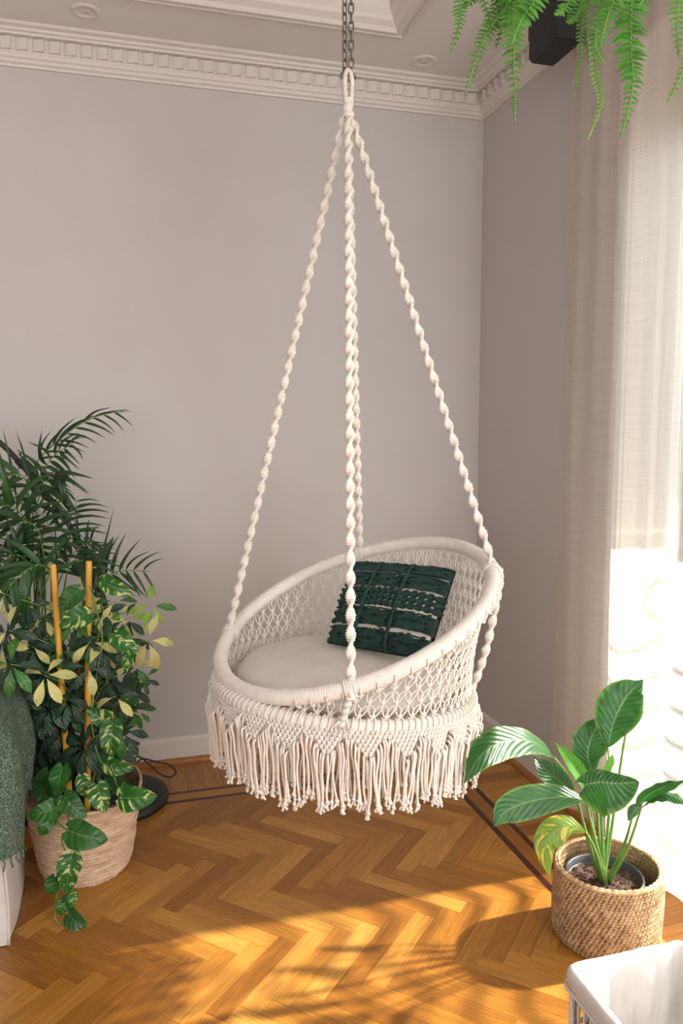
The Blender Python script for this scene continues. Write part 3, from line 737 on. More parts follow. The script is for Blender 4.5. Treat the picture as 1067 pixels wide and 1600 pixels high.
# ================================================================ SEAT CUSHION
def seat():
    mb=MB(); c=Vector((-1.036,-1.352,.782)); R_=.296; H_=.050; V=[];F=[]; nr,na=18,64
    prof=[]
    for i in range(nr+1):
        a=PI*i/nr-PI/2; prof.append((R_*(abs(math.cos(a))**.55) if i not in (0,nr) else 0.0005,H_*math.copysign(abs(math.sin(a))**.9,math.sin(a))))
    for i,(r_,z_) in enumerate(prof):
        for k in range(na):
            a=2*PI*k/na
            n_=noise.noise(Vector((math.cos(a)*r_*9,math.sin(a)*r_*9,z_*8+3)))
            wr=noise.noise(Vector((a*6,z_*30,r_*5)))*.0035*(r_/R_)
            dome=.012*(1-(r_/R_)**2)*(1 if z_>0 else .0)
            x_=c.x+(r_+wr)*math.cos(a); y_=c.y+(r_+wr)*math.sin(a)
            V.append((x_,y_,c.z+z_+dome+n_*.010+.03*(x_-c.x)*-1.0))
    for i in range(nr):
        for k in range(na): F.append((i*na+k,i*na+(k+1)%na,(i+1)*na+(k+1)%na,(i+1)*na+k))
    return mb.add(V,F),c,R_
mb,c,R_=seat(); cs=empty('seat_cushion',c-Vector((0,0,.05))); tag(cs,'round puffy cream cotton seat cushion lying in the hanging chair','cushion')
mb.build('cover',M['linen'],cs)
MB().tube([(c.x+(R_+.003)*math.cos(a),c.y+(R_+.003)*math.sin(a),c.z-.001-.03*R_*math.cos(a)) for a in [2*PI*i/90 for i in range(90)]],.0026,6,True).build('piping',M['linen'],cs)
# ================================================================ GREEN MACRAME PILLOW
pil=empty('macrame_pillow',onz(590,1020,.86)); tag(pil,'dark green macrame scatter pillow with cream insert leaning in the hanging chair','pillow')
PBL=onz(512,1005,.850); PBR=onz(668,1032,.848); PTL=at(556,880,2.23); PTR=at(712,892,2.15)
def pp(u_,v_,h=0):
    p=PBL.lerp(PBR,u_).lerp(PTL.lerp(PTR,u_),v_)
    nrm=((PBR-PBL).cross(PTL-PBL)).normalized()
    if nrm.dot(CPOS-p)<0: nrm=-nrm
    b=max(0,(1-(2*u_-1)**2))**.45*max(0,(1-(2*v_-1)**2))**.45
    return p+nrm*(.048*b+h)
def pb(u_,v_):
    nrm=((PBR-PBL).cross(PTL-PBL)).normalized()
    if nrm.dot(CPOS-PBL)<0: nrm=-nrm
    b=max(0,(1-(2*u_-1)**2))**.45*max(0,(1-(2*v_-1)**2))**.45
    return PBL.lerp(PBR,u_).lerp(PTL.lerp(PTR,u_),v_)-nrm*(.035*b+.004)
MB().grid(lambda a,b:pp(.02+.96*a,.02+.96*b,-.004),24,24).grid(lambda a,b:pb(.98-.96*a,.02+.96*b),24,24).build('insert',M['insert'],pil)
MB().grid(lambda a,b:pb(1-a,b)+Vector((0,0,0)),20,20).build('back_cover',M['green_cord'],pil)
US=[0,.30,.62,1.0]
bands=[(0.0,.19),(.225,.42),(.67,.84),(.865,1.0)]
cov=MB()
rp=random.Random(3)
for bi,(v0,v1) in enumerate(bands):
    for ui in range(3):
        a0,a1=US[ui],US[ui+1]
        g0=.012*rp.uniform(-1,1); g1=.012*rp.uniform(-1,1)
        def fn(a,b,a0=a0,a1=a1,v0=v0,v1=v1,g0=g0,g1=g1):
            u_=a0+(a1-a0)*a; arch=math.sin(PI*a)
            lo=v0+(.014*arch if v0>0 else 0)+g0*arch; hi=v1-(.014*arch if v1<1 else 0)+g1*arch
            if (bi==3 and ui==2): lo=v0-.01
            v_=min(1,max(0,lo+(hi-lo)*b)); return pp(u_,v_,.003+.0018*math.sin(b*60)+.0012*noise.noise(Vector((a*14,b*14,ui))))
        cov.grid(fn,16,26)
cov.build('knotted_cover',M['green_cord'],pil)
dm=MB()
def utube(P,r,n=6): dm.tube([pp(min(1,max(0,a)),min(1,max(0,b)),.010) for a,b in P],r,n)
for bi,(v0,v1) in enumerate(bands):
    for ui in range(3):
        a0,a1=US[ui],US[ui+1]; cu_=(a0+a1)/2; cv_=(v0+v1)/2; du=(a1-a0)/2*.80; dv=(v1-v0)/2*.88
        for sc_ in (1,.72,.45):
            du_,dv_=du*sc_,dv*sc_
            utube([(cu_-du_,cv_),(cu_-du_*.5,cv_+dv_*.5),(cu_,cv_+dv_),(cu_+du_*.5,cv_+dv_*.5),(cu_+du_,cv_),(cu_+du_*.5,cv_-dv_*.5),(cu_,cv_-dv_),(cu_-du_*.5,cv_-dv_*.5),(cu_-du_,cv_)],.0046 if sc_==1 else .0036)
        for q in range(14):
            a_=rp.uniform(a0+.02,a1-.02); b_=rp.uniform(v0,v1)
            dm.blob(pp(min(1,a_),min(1,b_),.006),.0075,.0065,.0055,None,6,4)
        for s_ in (-1,1):
            for w_ in (.0,.35): utube([(cu_+s_*du*1.15,v0+(v1-v0)*(.04+w_*.4)),(cu_+s_*du*.7,v0+(v1-v0)*(.08+w_*.3)),(cu_+s_*du*.2,v0+.01)],.0024)
            utube([(cu_+s_*du*1.15,v1-.02),(cu_+s_*du*.7,v1-.012),(cu_+s_*du*.2,v1-.006)],.0024)
dm.build('diamond_knots',M['green_cord'],pil)
tw=MB()
for v_ in (.475,.545,.615):
    for ui in range(3):
        a0,a1=US[ui],US[ui+1]
        P=[pp(a0+(a1-a0)*i/60,v_+.010*math.sin(PI*i/60),.004) for i in range(61)]
        tw.tube(P,lambda i,ph:.0085*(.85+.38*math.cos(2*ph-i*.55)),8)
tw.build('twisted_cords',M['green_cord'],pil)
for k,a_ in enumerate((.30,.62)):
    MB().tube([pp(a_+.015*math.sin(i/30*PI),i/30,.012) for i in range(31)],lambda i,ph:.0055+.0008*math.sin(i*2.2),8).build('braided_strap',M['green_cord'],pil)
frm=MB()
for i in range(70):      # side fringes
    v_=i/69
    for sgn in (0,1):
        p=pp(sgn,v_,0); d=(PBR-PBL).normalized()*(1 if sgn else -1)
        ln=rp.uniform(.022,.042) if sgn else rp.uniform(.012,.028)
        q=p+d*ln+Vector((0,0,-ln*.5))+Vector((0,rp.uniform(-.012,.012),rp.uniform(-.008,.006)))
        q.z=max(q.z,.852)
        frm.tube(spline([p,p.lerp(q,.5)+Vector((0,-.004,.004)),q],5),.0030,5); 
        if sgn and i%2: frm.blob(q,.0055,.005,.005,None,6,4)
for i in range(9):       # tail lying on the cushion at the lower left corner
    p=pp(0,.02+.03*i,0); e_=onz(438+rp.uniform(0,18)+i*6,1001+rp.uniform(-4,2),.853)
    frm.tube(spline([p,p.lerp(e_,.35)+Vector((0,0,.004)),p.lerp(e_,.7)+Vector((0,0,.002)),e_],10),.0040,6); frm.blob(e_,.006,.006,.005,None,6,4)
# ================================================================ PLANT HELPERS
def leafgeo(S,W,nrm,fold=.15,wave=0,nv=18,prof='ovate',wf=7,asym=0,seed=0,nu=3,cup=0):
    """S spine points, W half width, nrm side the leaf faces; returns MB, uv"""
    P=spline(S,nv); mb=MB(); uv=[]; nrm=Vector(nrm)
    V=[]
    for i,p in enumerate(P):
        v_=i/nv; t=(P[min(i+1,nv)]-P[max(i-1,0)]).normalized()
        n_=(nrm-t*nrm.dot(t)); n_=n_.normalized() if n_.length>1e-3 else t.orthogonal().normalized(); s_=t.cross(n_)
        if prof=='ovate': wd=(math.sin(PI*min(1,v_**.72))**.85) if 0<v_<1 else 0
        elif prof=='heart': wd=(1.0*(min(1,(v_+.02)/.26)**.5)*(1-v_**2.5)**.72) if v_<1 else 0
        elif prof=='oblong': wd=(math.sin(PI*v_**1.12)**.78)*(1-v_**9*.6) if 0<v_<1 else 0
        elif prof=='obov': wd=(math.sin(PI*v_**1.45)**.85) if 0<v_<1 else 0
        elif prof=='blade': wd=(min(1,v_/.18)**.7)*(1-v_**2.4) if 0<v_<1 else 0
        elif prof=='pinna': wd=max(0,(1-v_**2.2))**.8*(1 if v_>.08 else .75)
        wd=max(wd,.012)
        for j in range(-nu,nu+1):
            a=j/nu; A_=abs(a); ww=W*wd*(1+asym*a)
            h=fold*ww*A_ - cup*ww*A_*A_
            if wave: h+=wave*W*A_*A_*math.sin(v_*wf*2*PI+seed+(1.2 if a>0 else 0))
            V.append(p+s_*(ww*a)+n_*h-(t*(W*.42*A_**1.5*max(0,1-v_/.35)) if prof=='heart' else t*0)); uv.append((.5+.5*a,v_))
    m=2*nu+1
    F=[(i*m+j,i*m+j+1,(i+1)*m+j+1,(i+1)*m+j) for i in range(nv) for j in range(m-1)]
    mb.add(V,F); return mb,uv
def leafpart(name,parent,S,W,nrm,mt,**k):
    mb,uv=leafgeo(S,W,nrm,**k); o=mb.build(name,mt,parent,uv=uv); return o
CAMN=-FW
# ================================================================ PEACE LILY IN SEAGRASS BASKET (right)
BX,BY,BRR,BH=-.312,-1.518,.143,.205
bk=empty('seagrass_basket',(BX,BY,0)); tag(bk,'round woven seagrass basket holding the peace lily on the floor by the curtain','basket')
def brad(z,a): return BRR*(1+.012*math.sin(2*a+1)+.010*math.sin(3*a+z*20)) * (1-.06*max(0,(.03-z)/.03)**2)+.004*math.sin(PI*z/BH)
st=MB(); NR=27; rb=random.Random(5)
for j in range(NR):
    z=.004+j*(BH-.006)/(NR-1); nst=74
    for k in range(nst):
        a=2*PI*(k+.5*(j%2)*0+.3*j)/nst+rb.uniform(-.01,.01); r_=brad(z,a)
        rad=Vector((math.cos(a),math.sin(a),0)); tg=Vector((-rad.y,rad.x,0)); sl=.55 if j%2 else -.25
        X=(tg*math.cos(sl)+Vector((0,0,1))*math.sin(sl)).normalized(); Z=rad.cross(X)
        st.blob(Vector((BX,BY,z))+rad*(r_+.0012*(j%2)),.0088,.0052,.0043+rb.uniform(0,.0007),(X,rad,Z),6,4)
st.build('woven_strands',M['seagrass'],bk,kind='stuff')
MB().lathe([(.001,.003),(BRR-.012,.003),(BRR-.004,.02),(BRR-.001,.1),(BRR-.002,BH-.008)],(BX,BY,0),64,fn=lambda r,z,a: r if r<.05 else brad(z,a)-(BRR-r)-.0005).build('lining_weave',M['seagrass_dark'],bk)
rim=MB()
for off,h_ in ((.0,0),(-.006,.002)):
    rim.tube([(BX+(brad(BH,a)+off)*math.cos(a),BY+(brad(BH,a)+off)*math.sin(a),BH+.001+h_) for a in [2*PI*i/200 for i in range(200)]],lambda i,ph:.0048+.0012*math.sin(i*1.5+ph),8,True)
rim.build('rim_braid',M['seagrass'],bk)
PX_,PY_=BX-.012,BY-.002
lily=empty('peace_lily',(PX_,PY_,.02)); tag(lily,'peace lily with broad glossy leaves in a dark grey pot inside the seagrass basket','potted plant')
MB().lathe([(.001,0),(.080,0),(.098,.148),(.107,.150),(.109,.156),(.109,.168),(.104,.171),(.100,.168),(.099,.12)],(PX_,PY_,.012),56).build('pot',M['potgrey'],lily)
so2=MB()
def soilpt(a,b):
    r_=.100*a; an=2*PI*b; x_=r_*math.cos(an); y_=r_*math.sin(an)
    return (PX_+x_,PY_+y_,.160+.012*noise.noise(Vector((x_*38,y_*38,1)))+.006*noise.noise(Vector((x_*110,y_*110,4)))-.004*a)
so2.grid(soilpt,22,72)
for q in range(70):
    r_=.09*math.sqrt(rb.random()); an=rb.uniform(0,6.28); s_=rb.uniform(.002,.005); so2.blob((PX_+r_*math.cos(an),PY_+r_*math.sin(an),.162),s_,s_,s_*.8,None,5,3)
so2.build('soil',M['soil'],lily)
def lroot(dx,dy): return Vector((PX_+dx,PY_+dy,.158))
# (leaf spine px, depth start/end, half width px, facing, material, profile, petiole mids px, root offset)
def pxl(pts,d0,d1):
    n=len(pts)-1; return [at(p[0],p[1],d0+(d1-d0)*i/n) for i,p in enumerate(pts)]
LILY=[
 # spine, d0,d1, halfwidth(m), facing, mat, prof, petiole px mids, rootdx,dy, extra
 ([(950,1168),(958,1130),(976,1092),(1004,1062)],2.24,2.27,.064,CAMN+Vector((-.5,.1,.25)),'lily','oblong',[(953,1240)],.004,.006,dict(fold=.18,wave=.10)),
 ([(927,1210),(918,1180),(925,1150),(945,1118)],2.30,2.33,.052,CAMN+Vector((-.3,0,.2)),'lily','oblong',[(935,1290)],-.006,.010,dict(fold=.2,wave=.06)),
 ([(866,1184),(835,1160),(790,1158),(752,1180),(725,1224)],2.12,1.84,.044,Vector((-.1,-.75,.75)),'lily','oblong',[(893,1222),(915,1300)],-.010,0,dict(fold=-.12,wave=.05)),
 ([(919,1251),(880,1245),(830,1252),(790,1268),(772,1292)],2.10,2.02,.043,Vector((.05,-.85,.55)),'lily','oblong',[(925,1310)],-.006,-.006,dict(fold=-.16,wave=.03)),
 ([(902,1245),(880,1225),(855,1205),(833,1182)],2.26,2.30,.036,CAMN+Vector((.2,0,.4)),'lily','oblong',[(915,1300)],-.008,.008,dict(fold=.2,wave=.05)),
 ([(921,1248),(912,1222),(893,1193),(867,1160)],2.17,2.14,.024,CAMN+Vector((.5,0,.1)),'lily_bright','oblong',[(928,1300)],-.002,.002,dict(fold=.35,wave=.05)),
 ([(914,1226),(938,1222),(965,1224),(999,1222)],2.04,2.0,.062,Vector((.05,-.9,.42)),'lily','heart',[(918,1262),(932,1320)],.0,-.012,dict(fold=-.28,wave=.06,asym=.45)),
 ([(916,1301),(890,1290),(866,1300),(852,1325),(859,1372)],2.04,2.0,.036,Vector((-.3,-.8,.5)),'lily_yellow','oblong',[(930,1330)],-.004,-.012,dict(fold=-.2,wave=.04)),
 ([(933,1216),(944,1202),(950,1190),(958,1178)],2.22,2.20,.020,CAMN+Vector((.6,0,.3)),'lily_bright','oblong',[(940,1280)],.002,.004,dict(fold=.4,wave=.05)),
 ([(990,1268),(1008,1246),(1035,1230),(1072,1220)],2.08,1.98,.021,Vector((.1,-.6,.8)),'lily','oblong',[(975,1320)],.012,.0,dict(fold=-.3,wave=.12)),
 ([(1002,1262),(1022,1246),(1048,1243),(1084,1262)],2.06,1.94,.024,Vector((.1,-.6,.8)),'lily','oblong',[(980,1325)],.012,-.006,dict(fold=-.25,wave=.08)),
 ([(1003,1258),(995,1262),(988,1270),(981,1284)],2.05,2.03,.014,Vector((-.3,-.8,.4)),'lily','oblong',None,0,0,dict(fold=-.3,wave=.1)),
 ([(986,1100),(990,1106),(992,1114),(991,1126)],2.30,2.30,.012,CAMN,'lily_yellow','oblong',[(972,1180),(955,1300)],.006,.010,dict(fold=-.3,wave=.05)),
]
for i,(sp_,d0,d1,W_,fc,mt,pf,pet,dx,dy,ex) in enumerate(LILY):
    S=pxl(sp_,d0,d1)
    lo=leafpart('leaf',lily,S,W_,fc,M[mt],prof=pf,nv=30,nu=5,wf=5,seed=i*1.7,**ex)
    if pet:
        r0=lroot(dx,dy); mids=[]
        for q,m_ in enumerate(pet):
            # stem passes through these points, depth eased between leaf and root
            dr=(r0-CPOS).dot(FW); t=(q+1)/(len(pet)+1); mids.append(at(m_[0],m_[1],d0+(dr-d0)*t))
        path=spline([r0]+mids[::-1]+[S[0]],26)
        MB().tube(path,lambda k_,ph:.0058-.0032*(k_/26),7).build('petiole',M['stem'],lily)
# ================================================================ LEFT BASKET WITH TRAILING PLANTS
LX,LY,LH=-1.756,-.745,.272
lb=empty('palm_leaf_basket',(LX,LY,0)); tag(lb,'pale tapered palm leaf basket on the floor beside the slipcovered sofa','basket')
def lrad(z):
    return .137+.046*(z/LH)**.8-.012*max(0,(.02-z)/.02)
V=[];F=[];na,nz=150,110
for j in range(nz+1):
    z=LH*j/nz
    for k in range(na):
        a=2*PI*k/na
        n1=noise.noise(Vector((math.cos(a)*3,math.sin(a)*3,z*26)));n2=noise.noise(Vector((math.cos(a)*14,math.sin(a)*14,z*130)))
        rid=math.sin((z+.004*n1)*2*PI/.0115)
        r_=lrad(z)+.0022*rid+.0048*n2+.003*n1
        zz=z+(.010*math.sin(a*2+.8)+.006*math.sin(a*3))*(z/LH)**3
        V.append((LX+r_*math.cos(a),LY+r_*math.sin(a),zz))
for j in range(nz):
    for k in range(na): F.append((j*na+k,j*na+(k+1)%na,(j+1)*na+(k+1)%na,(j+1)*na+k))
MB().add(V,F).build('woven_shell',M['husk'],lb)
MB().lathe([(.001,.008),(.125,.008),(.132,.03),(.155,.15),(.173,LH-.004)],(LX,LY,0),64).build('inner_wall',M['seagrass_dark'],lb)
MB().tube([(LX+(lrad(LH)-.002)*math.cos(a),LY+(lrad(LH)-.002)*math.sin(a),LH+.010*math.sin(a*2+.8)+.006*math.sin(a*3)) for a in [2*PI*i/120 for i in range(120)]],lambda i,ph:.0052+.0010*math.sin(i*2.1),8,True).build('rim_coil',M['husk'],lb)
umb=empty('umbrella_plant',(LX,LY,.05)); tag(umb,'variegated umbrella plant with cream and green fingered leaves growing from the palm leaf basket','potted plant')
MB().lathe([(.001,-.03),(.102,-.03),(.132,.15),(.132,.165),(.126,.165),(.124,.14),(.002,.14)],(LX,LY,.05),40).build('nursery_pot',M['potgrey'],umb)
# shared leaflet shapes
def shared_leaf(mt,prof='oblong',W_=.22,droop=.18,fold=.12,nv=8,wave=0,nu=1,name='leaflet'):
    S=[(0,0,0),(0,.33,.02),(0,.66,-.05*droop*5),(0,1,-droop*1.4)]
    mb,uv=leafgeo(S,W_,(0,0,1),fold=fold,nv=nv,prof=prof,nu=nu,wave=wave,wf=2); return mb.mesh(name,M[mt],True,(0,0,0),uv)
LF={k:shared_leaf(k,'obov',.19,.20,nu=2) for k in ('sch_dark','sch_green','sch_cream','sch_lime')}
rs=random.Random(11); nleaflet=0
def cluster(px,py,D,size,kinds,facing=None,n=None,rot=0,tilt=.25,stemto=None):
    global nleaflet
    c_=at(px,py,D); f_=(facing or (CAMN+Vector((rs.uniform(-.4,.4),0,rs.uniform(.0,.6))))).normalized()
    x_=f_.orthogonal().normalized(); y_=f_.cross(x_); n=n or rs.choice((6,7,8))
    # petiole back to the trunk
    base=Vector((LX+rs.uniform(-.05,.05),LY+rs.uniform(-.04,.05),max(.30,c_.z-rs.uniform(.10,.2))))
    m_=c_.lerp(base,.5)+Vector((0,.0,.02)); pet=MB().tube(spline([c_,m_,base],8),.0017,5).build('petiole',M['stem'],umb)
    for q in range(n):
        a=rot+2*PI*q/n+rs.uniform(-.12,.12)
        d=(x_*math.cos(a)+y_*math.sin(a)+f_*rs.uniform(-.05,tilt)+Vector((0,0,-.5))).normalized()
        L=size*rs.uniform(.78,1.08); k_=kinds[q%len(kinds)] if len(kinds)>1 and isinstance(kinds,tuple) else (kinds[0] if not isinstance(kinds,str) else kinds)
        Mx=frame(c_+d*(.012),d,f_+Vector((rs.uniform(-.3,.3),rs.uniform(-.3,.3),.2)),L,L,L)
        place('leaflet',LF[k_],umb,Mx); nleaflet+=1
    return c_
CR,DK,GR,LM='sch_cream','sch_dark','sch_green','sch_lime'
SCH=[(70,1055,2.32,.082,(CR,CR,CR,CR,CR,DK)),(138,1042,2.34,.075,(CR,DK,CR,DK,DK)),(231,1000,2.36,.078,(CR,CR,CR,CR,DK)),(236,946,2.38,.062,(LM,LM,GR,LM)),
 (14,985,2.36,.075,(DK,CR,DK,CR)),(17,1038,2.28,.085,(GR,GR,DK)),(142,1002,2.40,.070,(GR,DK,CR,GR)),(181,1088,2.38,.070,(DK,DK,CR,DK)),
 (132,1166,2.34,.085,(DK,)),(192,1142,2.38,.072,(GR,DK,DK)),(200,1108,2.45,.06,(DK,GR)),(100,1090,2.42,.08,(DK,)),(60,1120,2.45,.08,(DK,)),(95,1015,2.44,.08,(GR,DK)),
 (50,1010,2.44,.075,(DK,CR,DK)),(175,1010,2.45,.07,(CR,DK,LM)),(196,968,2.44,.065,(DK,LM)),(160,960,2.47,.07,(CR,DK)),(118,975,2.46,.07,(DK,GR)),(70,965,2.48,.07,(DK,CR)),
 (40,945,2.48,.07,(DK,)),(30,1090,2.42,.07,(DK,)),(208,1040,2.47,.065,(DK,GR,CR)),(170,1060,2.47,.07,(DK,)),(100,1140,2.48,.08,(DK,)),(60,1165,2.48,.085,(DK,)),
 (155,1110,2.48,.08,(DK,)),(205,1075,2.50,.06,(GR,DK)),(120,1050,2.50,.08,(DK,GR)),(80,1200,2.46,.07,(DK,)),(212,1000,2.46,.06,(DK,CR)),(10,930,2.45,.07,(CR,DK))]
for i,(a,b,D_,s_,kk) in enumerate(SCH): cluster(a,b,D_,s_,kk,rot=rs.uniform(0,1),n=None if i>7 else (6,5,5,5,6,6,7,7)[i])
for q in range(7):
    b0=Vector((LX+rs.uniform(-.06,.06),LY+rs.uniform(-.05,.05),.19)); t0=Vector((LX+rs.uniform(-.12,.12),LY+rs.uniform(-.06,.08),rs.uniform(.6,.82)))
    MB().tube(spline([b0,b0.lerp(t0,.5)+Vector((rs.uniform(-.03,.03),0,0)),t0],12),.0045,6).build('trunk',M['darkstem'],umb)
for (a,b,D_,s_,kk) in ((25,1130,2.45,.08,(DK,)),(150,1140,2.44,.075,(DK,)),(110,1110,2.44,.075,(DK,GR)),(50,1075,2.46,.08,(DK,)),(180,940,2.47,.06,(GR,CR)),(215,1110,2.46,.05,(GR,)),(90,1060,2.46,.08,(DK,GR)),(5,1010,2.42,.075,(CR,DK)),(40,1180,2.5,.08,(DK,)),(165,1180,2.47,.07,(DK,)),(130,930,2.50,.07,(DK,CR)),(225,1060,2.46,.05,(DK,GR))): cluster(a,b,D_,s_,kk,rot=rs.uniform(0,1),n=6)
inner=MB(); iuv=[]
lmb,luv=leafgeo([(0,0,0),(0,.33,.02),(0,.66,-.16),(0,1,-.28)],.2,(0,0,1),fold=.12,nv=6,prof='oblong',nu=1)
for q in range(46):
    c_=Vector((LX+rs.gauss(-.03,.085),LY+.03+rs.uniform(-.13,.12),rs.uniform(.30,.80))); f_=(CAMN+Vector((rs.uniform(-.6,.6),rs.uniform(-.2,.2),rs.uniform(.1,.9)))).normalized(); x_=f_.orthogonal().normalized(); y_=f_.cross(x_)
    for k in range(7):
        a=2*PI*k/7; d=(x_*math.cos(a)+y_*math.sin(a)+Vector((0,0,-.3))).normalized(); L=rs.uniform(.06,.085); Mx=frame(c_+d*.01,d,f_,L,L,L)
        inner.add([tuple(Mx@Vector(v_)) for v_ in lmb.v],lmb.f); iuv+=luv
inner.build('inner_leaflets',M['sch_dark'],umb,kind='stuff',uv=iuv)
# canes
for k,(p1,p2,lab) in enumerate((((83,882),(92,1010),'thinner yellow cane leaning left among the variegated leaves'),((139,877),(137,1180),'upright yellow cane standing right of the other cane in the basket'))):
    a_=at(p1[0],p1[1],2.45); d_=(at(p2[0],p2[1],2.45)-a_).normalized(); b_=a_+d_*((.20-a_.z)/d_.z)
    e_=empty('plant_stake',b_); tag(e_,lab,'plant stake','yellow canes in the palm leaf basket')
    MB().tube([b_.lerp(a_,q/24) for q in range(25)],lambda i,ph:.0098+.0009*math.exp(-((i%8)-4)**2*2),14,False,False).build('cane',M['stake'],e_)
    MB().lathe([(.0095,0),(.0075,0),(.0072,-.03)],a_,14).build('hollow_end',M['seagrass_dark'],e_)
# pothos
pot=empty('golden_pothos',(LX,LY,.20)); tag(pot,'green and yellow marbled pothos climbing and trailing over the palm leaf basket','potted plant')
PO=[((158,908),(207,926),0.0294,2.34,'pothos'),((124,922),(93,954),0.0339,2.36,'pothos_green'),((139,958),(92,978),0.0350,2.32,'pothos'),((178,990),(217,1021),0.0328,2.33,'pothos'),
 ((176,1128),(136,1108),0.0294,2.30,'pothos'),((176,1128),(174,1184),0.0350,2.26,'pothos'),((163,1193),(209,1201),0.0282,2.28,'pothos'),((98,1198),(90,1244),0.0339,2.30,'pothos_green'),
 ((152,1226),(166,1268),0.0339,2.24,'pothos'),((186,1246),(246,1243),0.0407,2.26,'pothos'),((94,1260),(43,1275),0.0316,2.24,'pothos_green'),((100,1243),(136,1277),0.0316,2.22,'pothos_green'),
 ((81,1275),(63,1306),0.0249,2.26,'pothos_green'),((108,1298),(169,1312),0.0429,2.20,'pothos_green'),((113,1334),(104,1396),0.0373,2.22,'pothos'),((86,1370),(80,1398),0.0237,2.24,'pothos_green'),
 ((106,1402),(93,1430),0.0203,2.26,'pothos_green'),((107,1428),(136,1446),0.0294,2.23,'pothos_green'),((116,1392),(115,1418),0.0136,2.23,'pothos'),((128,1212),(138,1247),0.0226,2.30,'pothos'),
 ((190,1228),(225,1262),0.0271,2.30,'pothos'),((64,1225),(88,1262),0.0339,2.36,'pothos_green'),((205,1010),(196,1052),0.0226,2.34,'pothos'),((150,1240),(168,1262),0.0226,2.28,'pothos_green'),
 ((75,1205),(58,1235),0.0271,2.4,'pothos_green'),((170,1215),(205,1235),0.0294,2.34,'pothos_green')]
rq=random.Random(4)
for i,(a,b,W_,D_,mt) in enumerate(PO):
    A_=at(a[0],a[1],D_); B_=at(b[0],b[1],D_-.015); mid=A_.lerp(B_,.45)+CAMN*.012
    if B_.z<.02: B_.z=.02
    if mid.z<.025: mid.z=.025
    nrm=CAMN+Vector((rq.uniform(-.3,.3),0,rq.uniform(0,.5)))
    leafpart('leaf',pot,[A_,mid,B_],W_,nrm,M[mt],prof='heart',fold=.16,wave=.07,nv=16,wf=2,seed=i,nu=4)
def vine(pts,r=.0026):
    MB().tube(spline([at(*p) for p in pts],30),lambda i,ph:r+.0004*math.sin(i),6).build('vine',M['stem'],pot)
vine([(112,1250,2.34),(106,1268,2.27),(108,1285,2.24),(106,1298,2.23)]); vine([(82,1274,2.27),(95,1290,2.25),(106,1297,2.235)])
vine([(106,1297,2.235),(97,1308,2.23),(98,1320,2.23),(104,1332,2.235),(112,1336,2.235)]); vine([(112,1336,2.24),(106,1362,2.25),(95,1385,2.255),(87,1408,2.26),(86,1432,2.26),(93,1444,2.255),(105,1440,2.25),(109,1430,2.24)])
vine([(138,1240,2.40),(146,1218,2.36),(150,1180,2.34),(143,1120,2.36),(150,1060,2.38),(160,1000,2.40),(150,950,2.40),(140,915,2.38)]); vine([(186,1236,2.30),(175,1208,2.31),(158,1190,2.32),(147,1160,2.34)])
# ================================================================ PARLOUR PALM BEHIND
plm=empty('parlour_palm',(-1.90,-.40,0)); tag(plm,'tall dark green parlour palm with arching fronds standing behind the baskets against the wall','potted plant')
MB().lathe([(.001,0),(.10,0),(.13,.20),(.14,.21),(.14,.235),(.128,.235),(.126,.20),(.001,.20)],(-1.93,-.32,0),40).build('pot',M['potgrey'],plm)
PM={k:shared_leaf(k,'blade',.052,.26,.3,10,nu=1) for k in ('palm','palm_mid')}
PM['palm_w']=shared_leaf('palm','blade',.080,.34,.3,10,nu=1); PM['palm_mid_w']=shared_leaf('palm_mid','blade',.075,.32,.3,10,nu=1)
rpn=random.Random(21); npin=0
PROOT=Vector((-1.93,-.32,.22))
def frond(pts,n,L,mk,side_=1.0,start=.35,spread=.9,down=.35,both=True,r=.0032):
    global npin
    S=spline([at(*p) for p in pts],40)
    root=PROOT+Vector((rpn.uniform(-.05,.05),rpn.uniform(-.04,.04),0)); s0=S[0]
    tr_=spline([root,root.lerp(s0,.5)+Vector((rpn.uniform(-.02,.02),0,0)),s0]+[S[4]],14)[:-3]
    path=tr_+S
    fo=MB().tube(path,lambda i,ph:r*(1-.7*i/len(path)),6).build('frond',M['palm_mid'] if False else M['stem'],plm)
    for q in range(n):
        t=start+(1-start)*(q+.5)/n; i=int(t*39); p=S[i]; tg=(S[i+1]-S[max(0,i-1)]).normalized()
        sd=tg.cross(CAMN).normalized()
        for sg in ((1,-1) if both else (1,)):
            d=(tg*(1-spread*.55)+sd*sg*spread*side_+Vector((0,0,-down))+CAMN*rpn.uniform(-.25,.35)).normalized()
            l_=L*(.65+.5*math.sin(PI*min(1,t*1.02)))*rpn.uniform(.85,1.1)
            if npin<296:
                place('leaflet',PM[mk],fo,frame(p,d,CAMN+Vector((rpn.uniform(-.5,.5),0,.6)),l_,l_,l_)); npin+=1
D0=2.72
frond([(42,770,D0),(58,722,D0),(95,685,D0),(140,655,D0),(195,640,D0-.02)],10,.105,'palm',1,.25,.35,.32,True,.0045)
frond([(45,790,D0),(62,745,D0),(85,712,D0-.03),(118,690,D0-.05)],8,.10,'palm_w',1,.3,.6,.55)
frond([(40,800,D0),(22,765,D0),(-5,745,D0),(-45,745,D0)],6,.11,'palm',1,.3,.6,.6)
frond([(45,800,D0-.05),(40,750,D0-.08),(20,742,D0-.1),(-15,755,D0-.12)],6,.12,'palm_mid_w',1,.2,.7,.6)
frond([(50,830,D0),(60,780,D0-.04),(80,745,D0-.08),(105,748,D0-.1)],7,.13,'palm_w',1,.25,.6,.7)
frond([(80,900,D0),(100,840,D0),(112,805,D0),(122,775,D0)],6,.12,'palm',1,.35,.8,.1)
frond([(85,930,D0),(105,880,D0),(125,855,D0),(150,840,D0)],6,.10,'palm_w',1,.3,.8,.15)
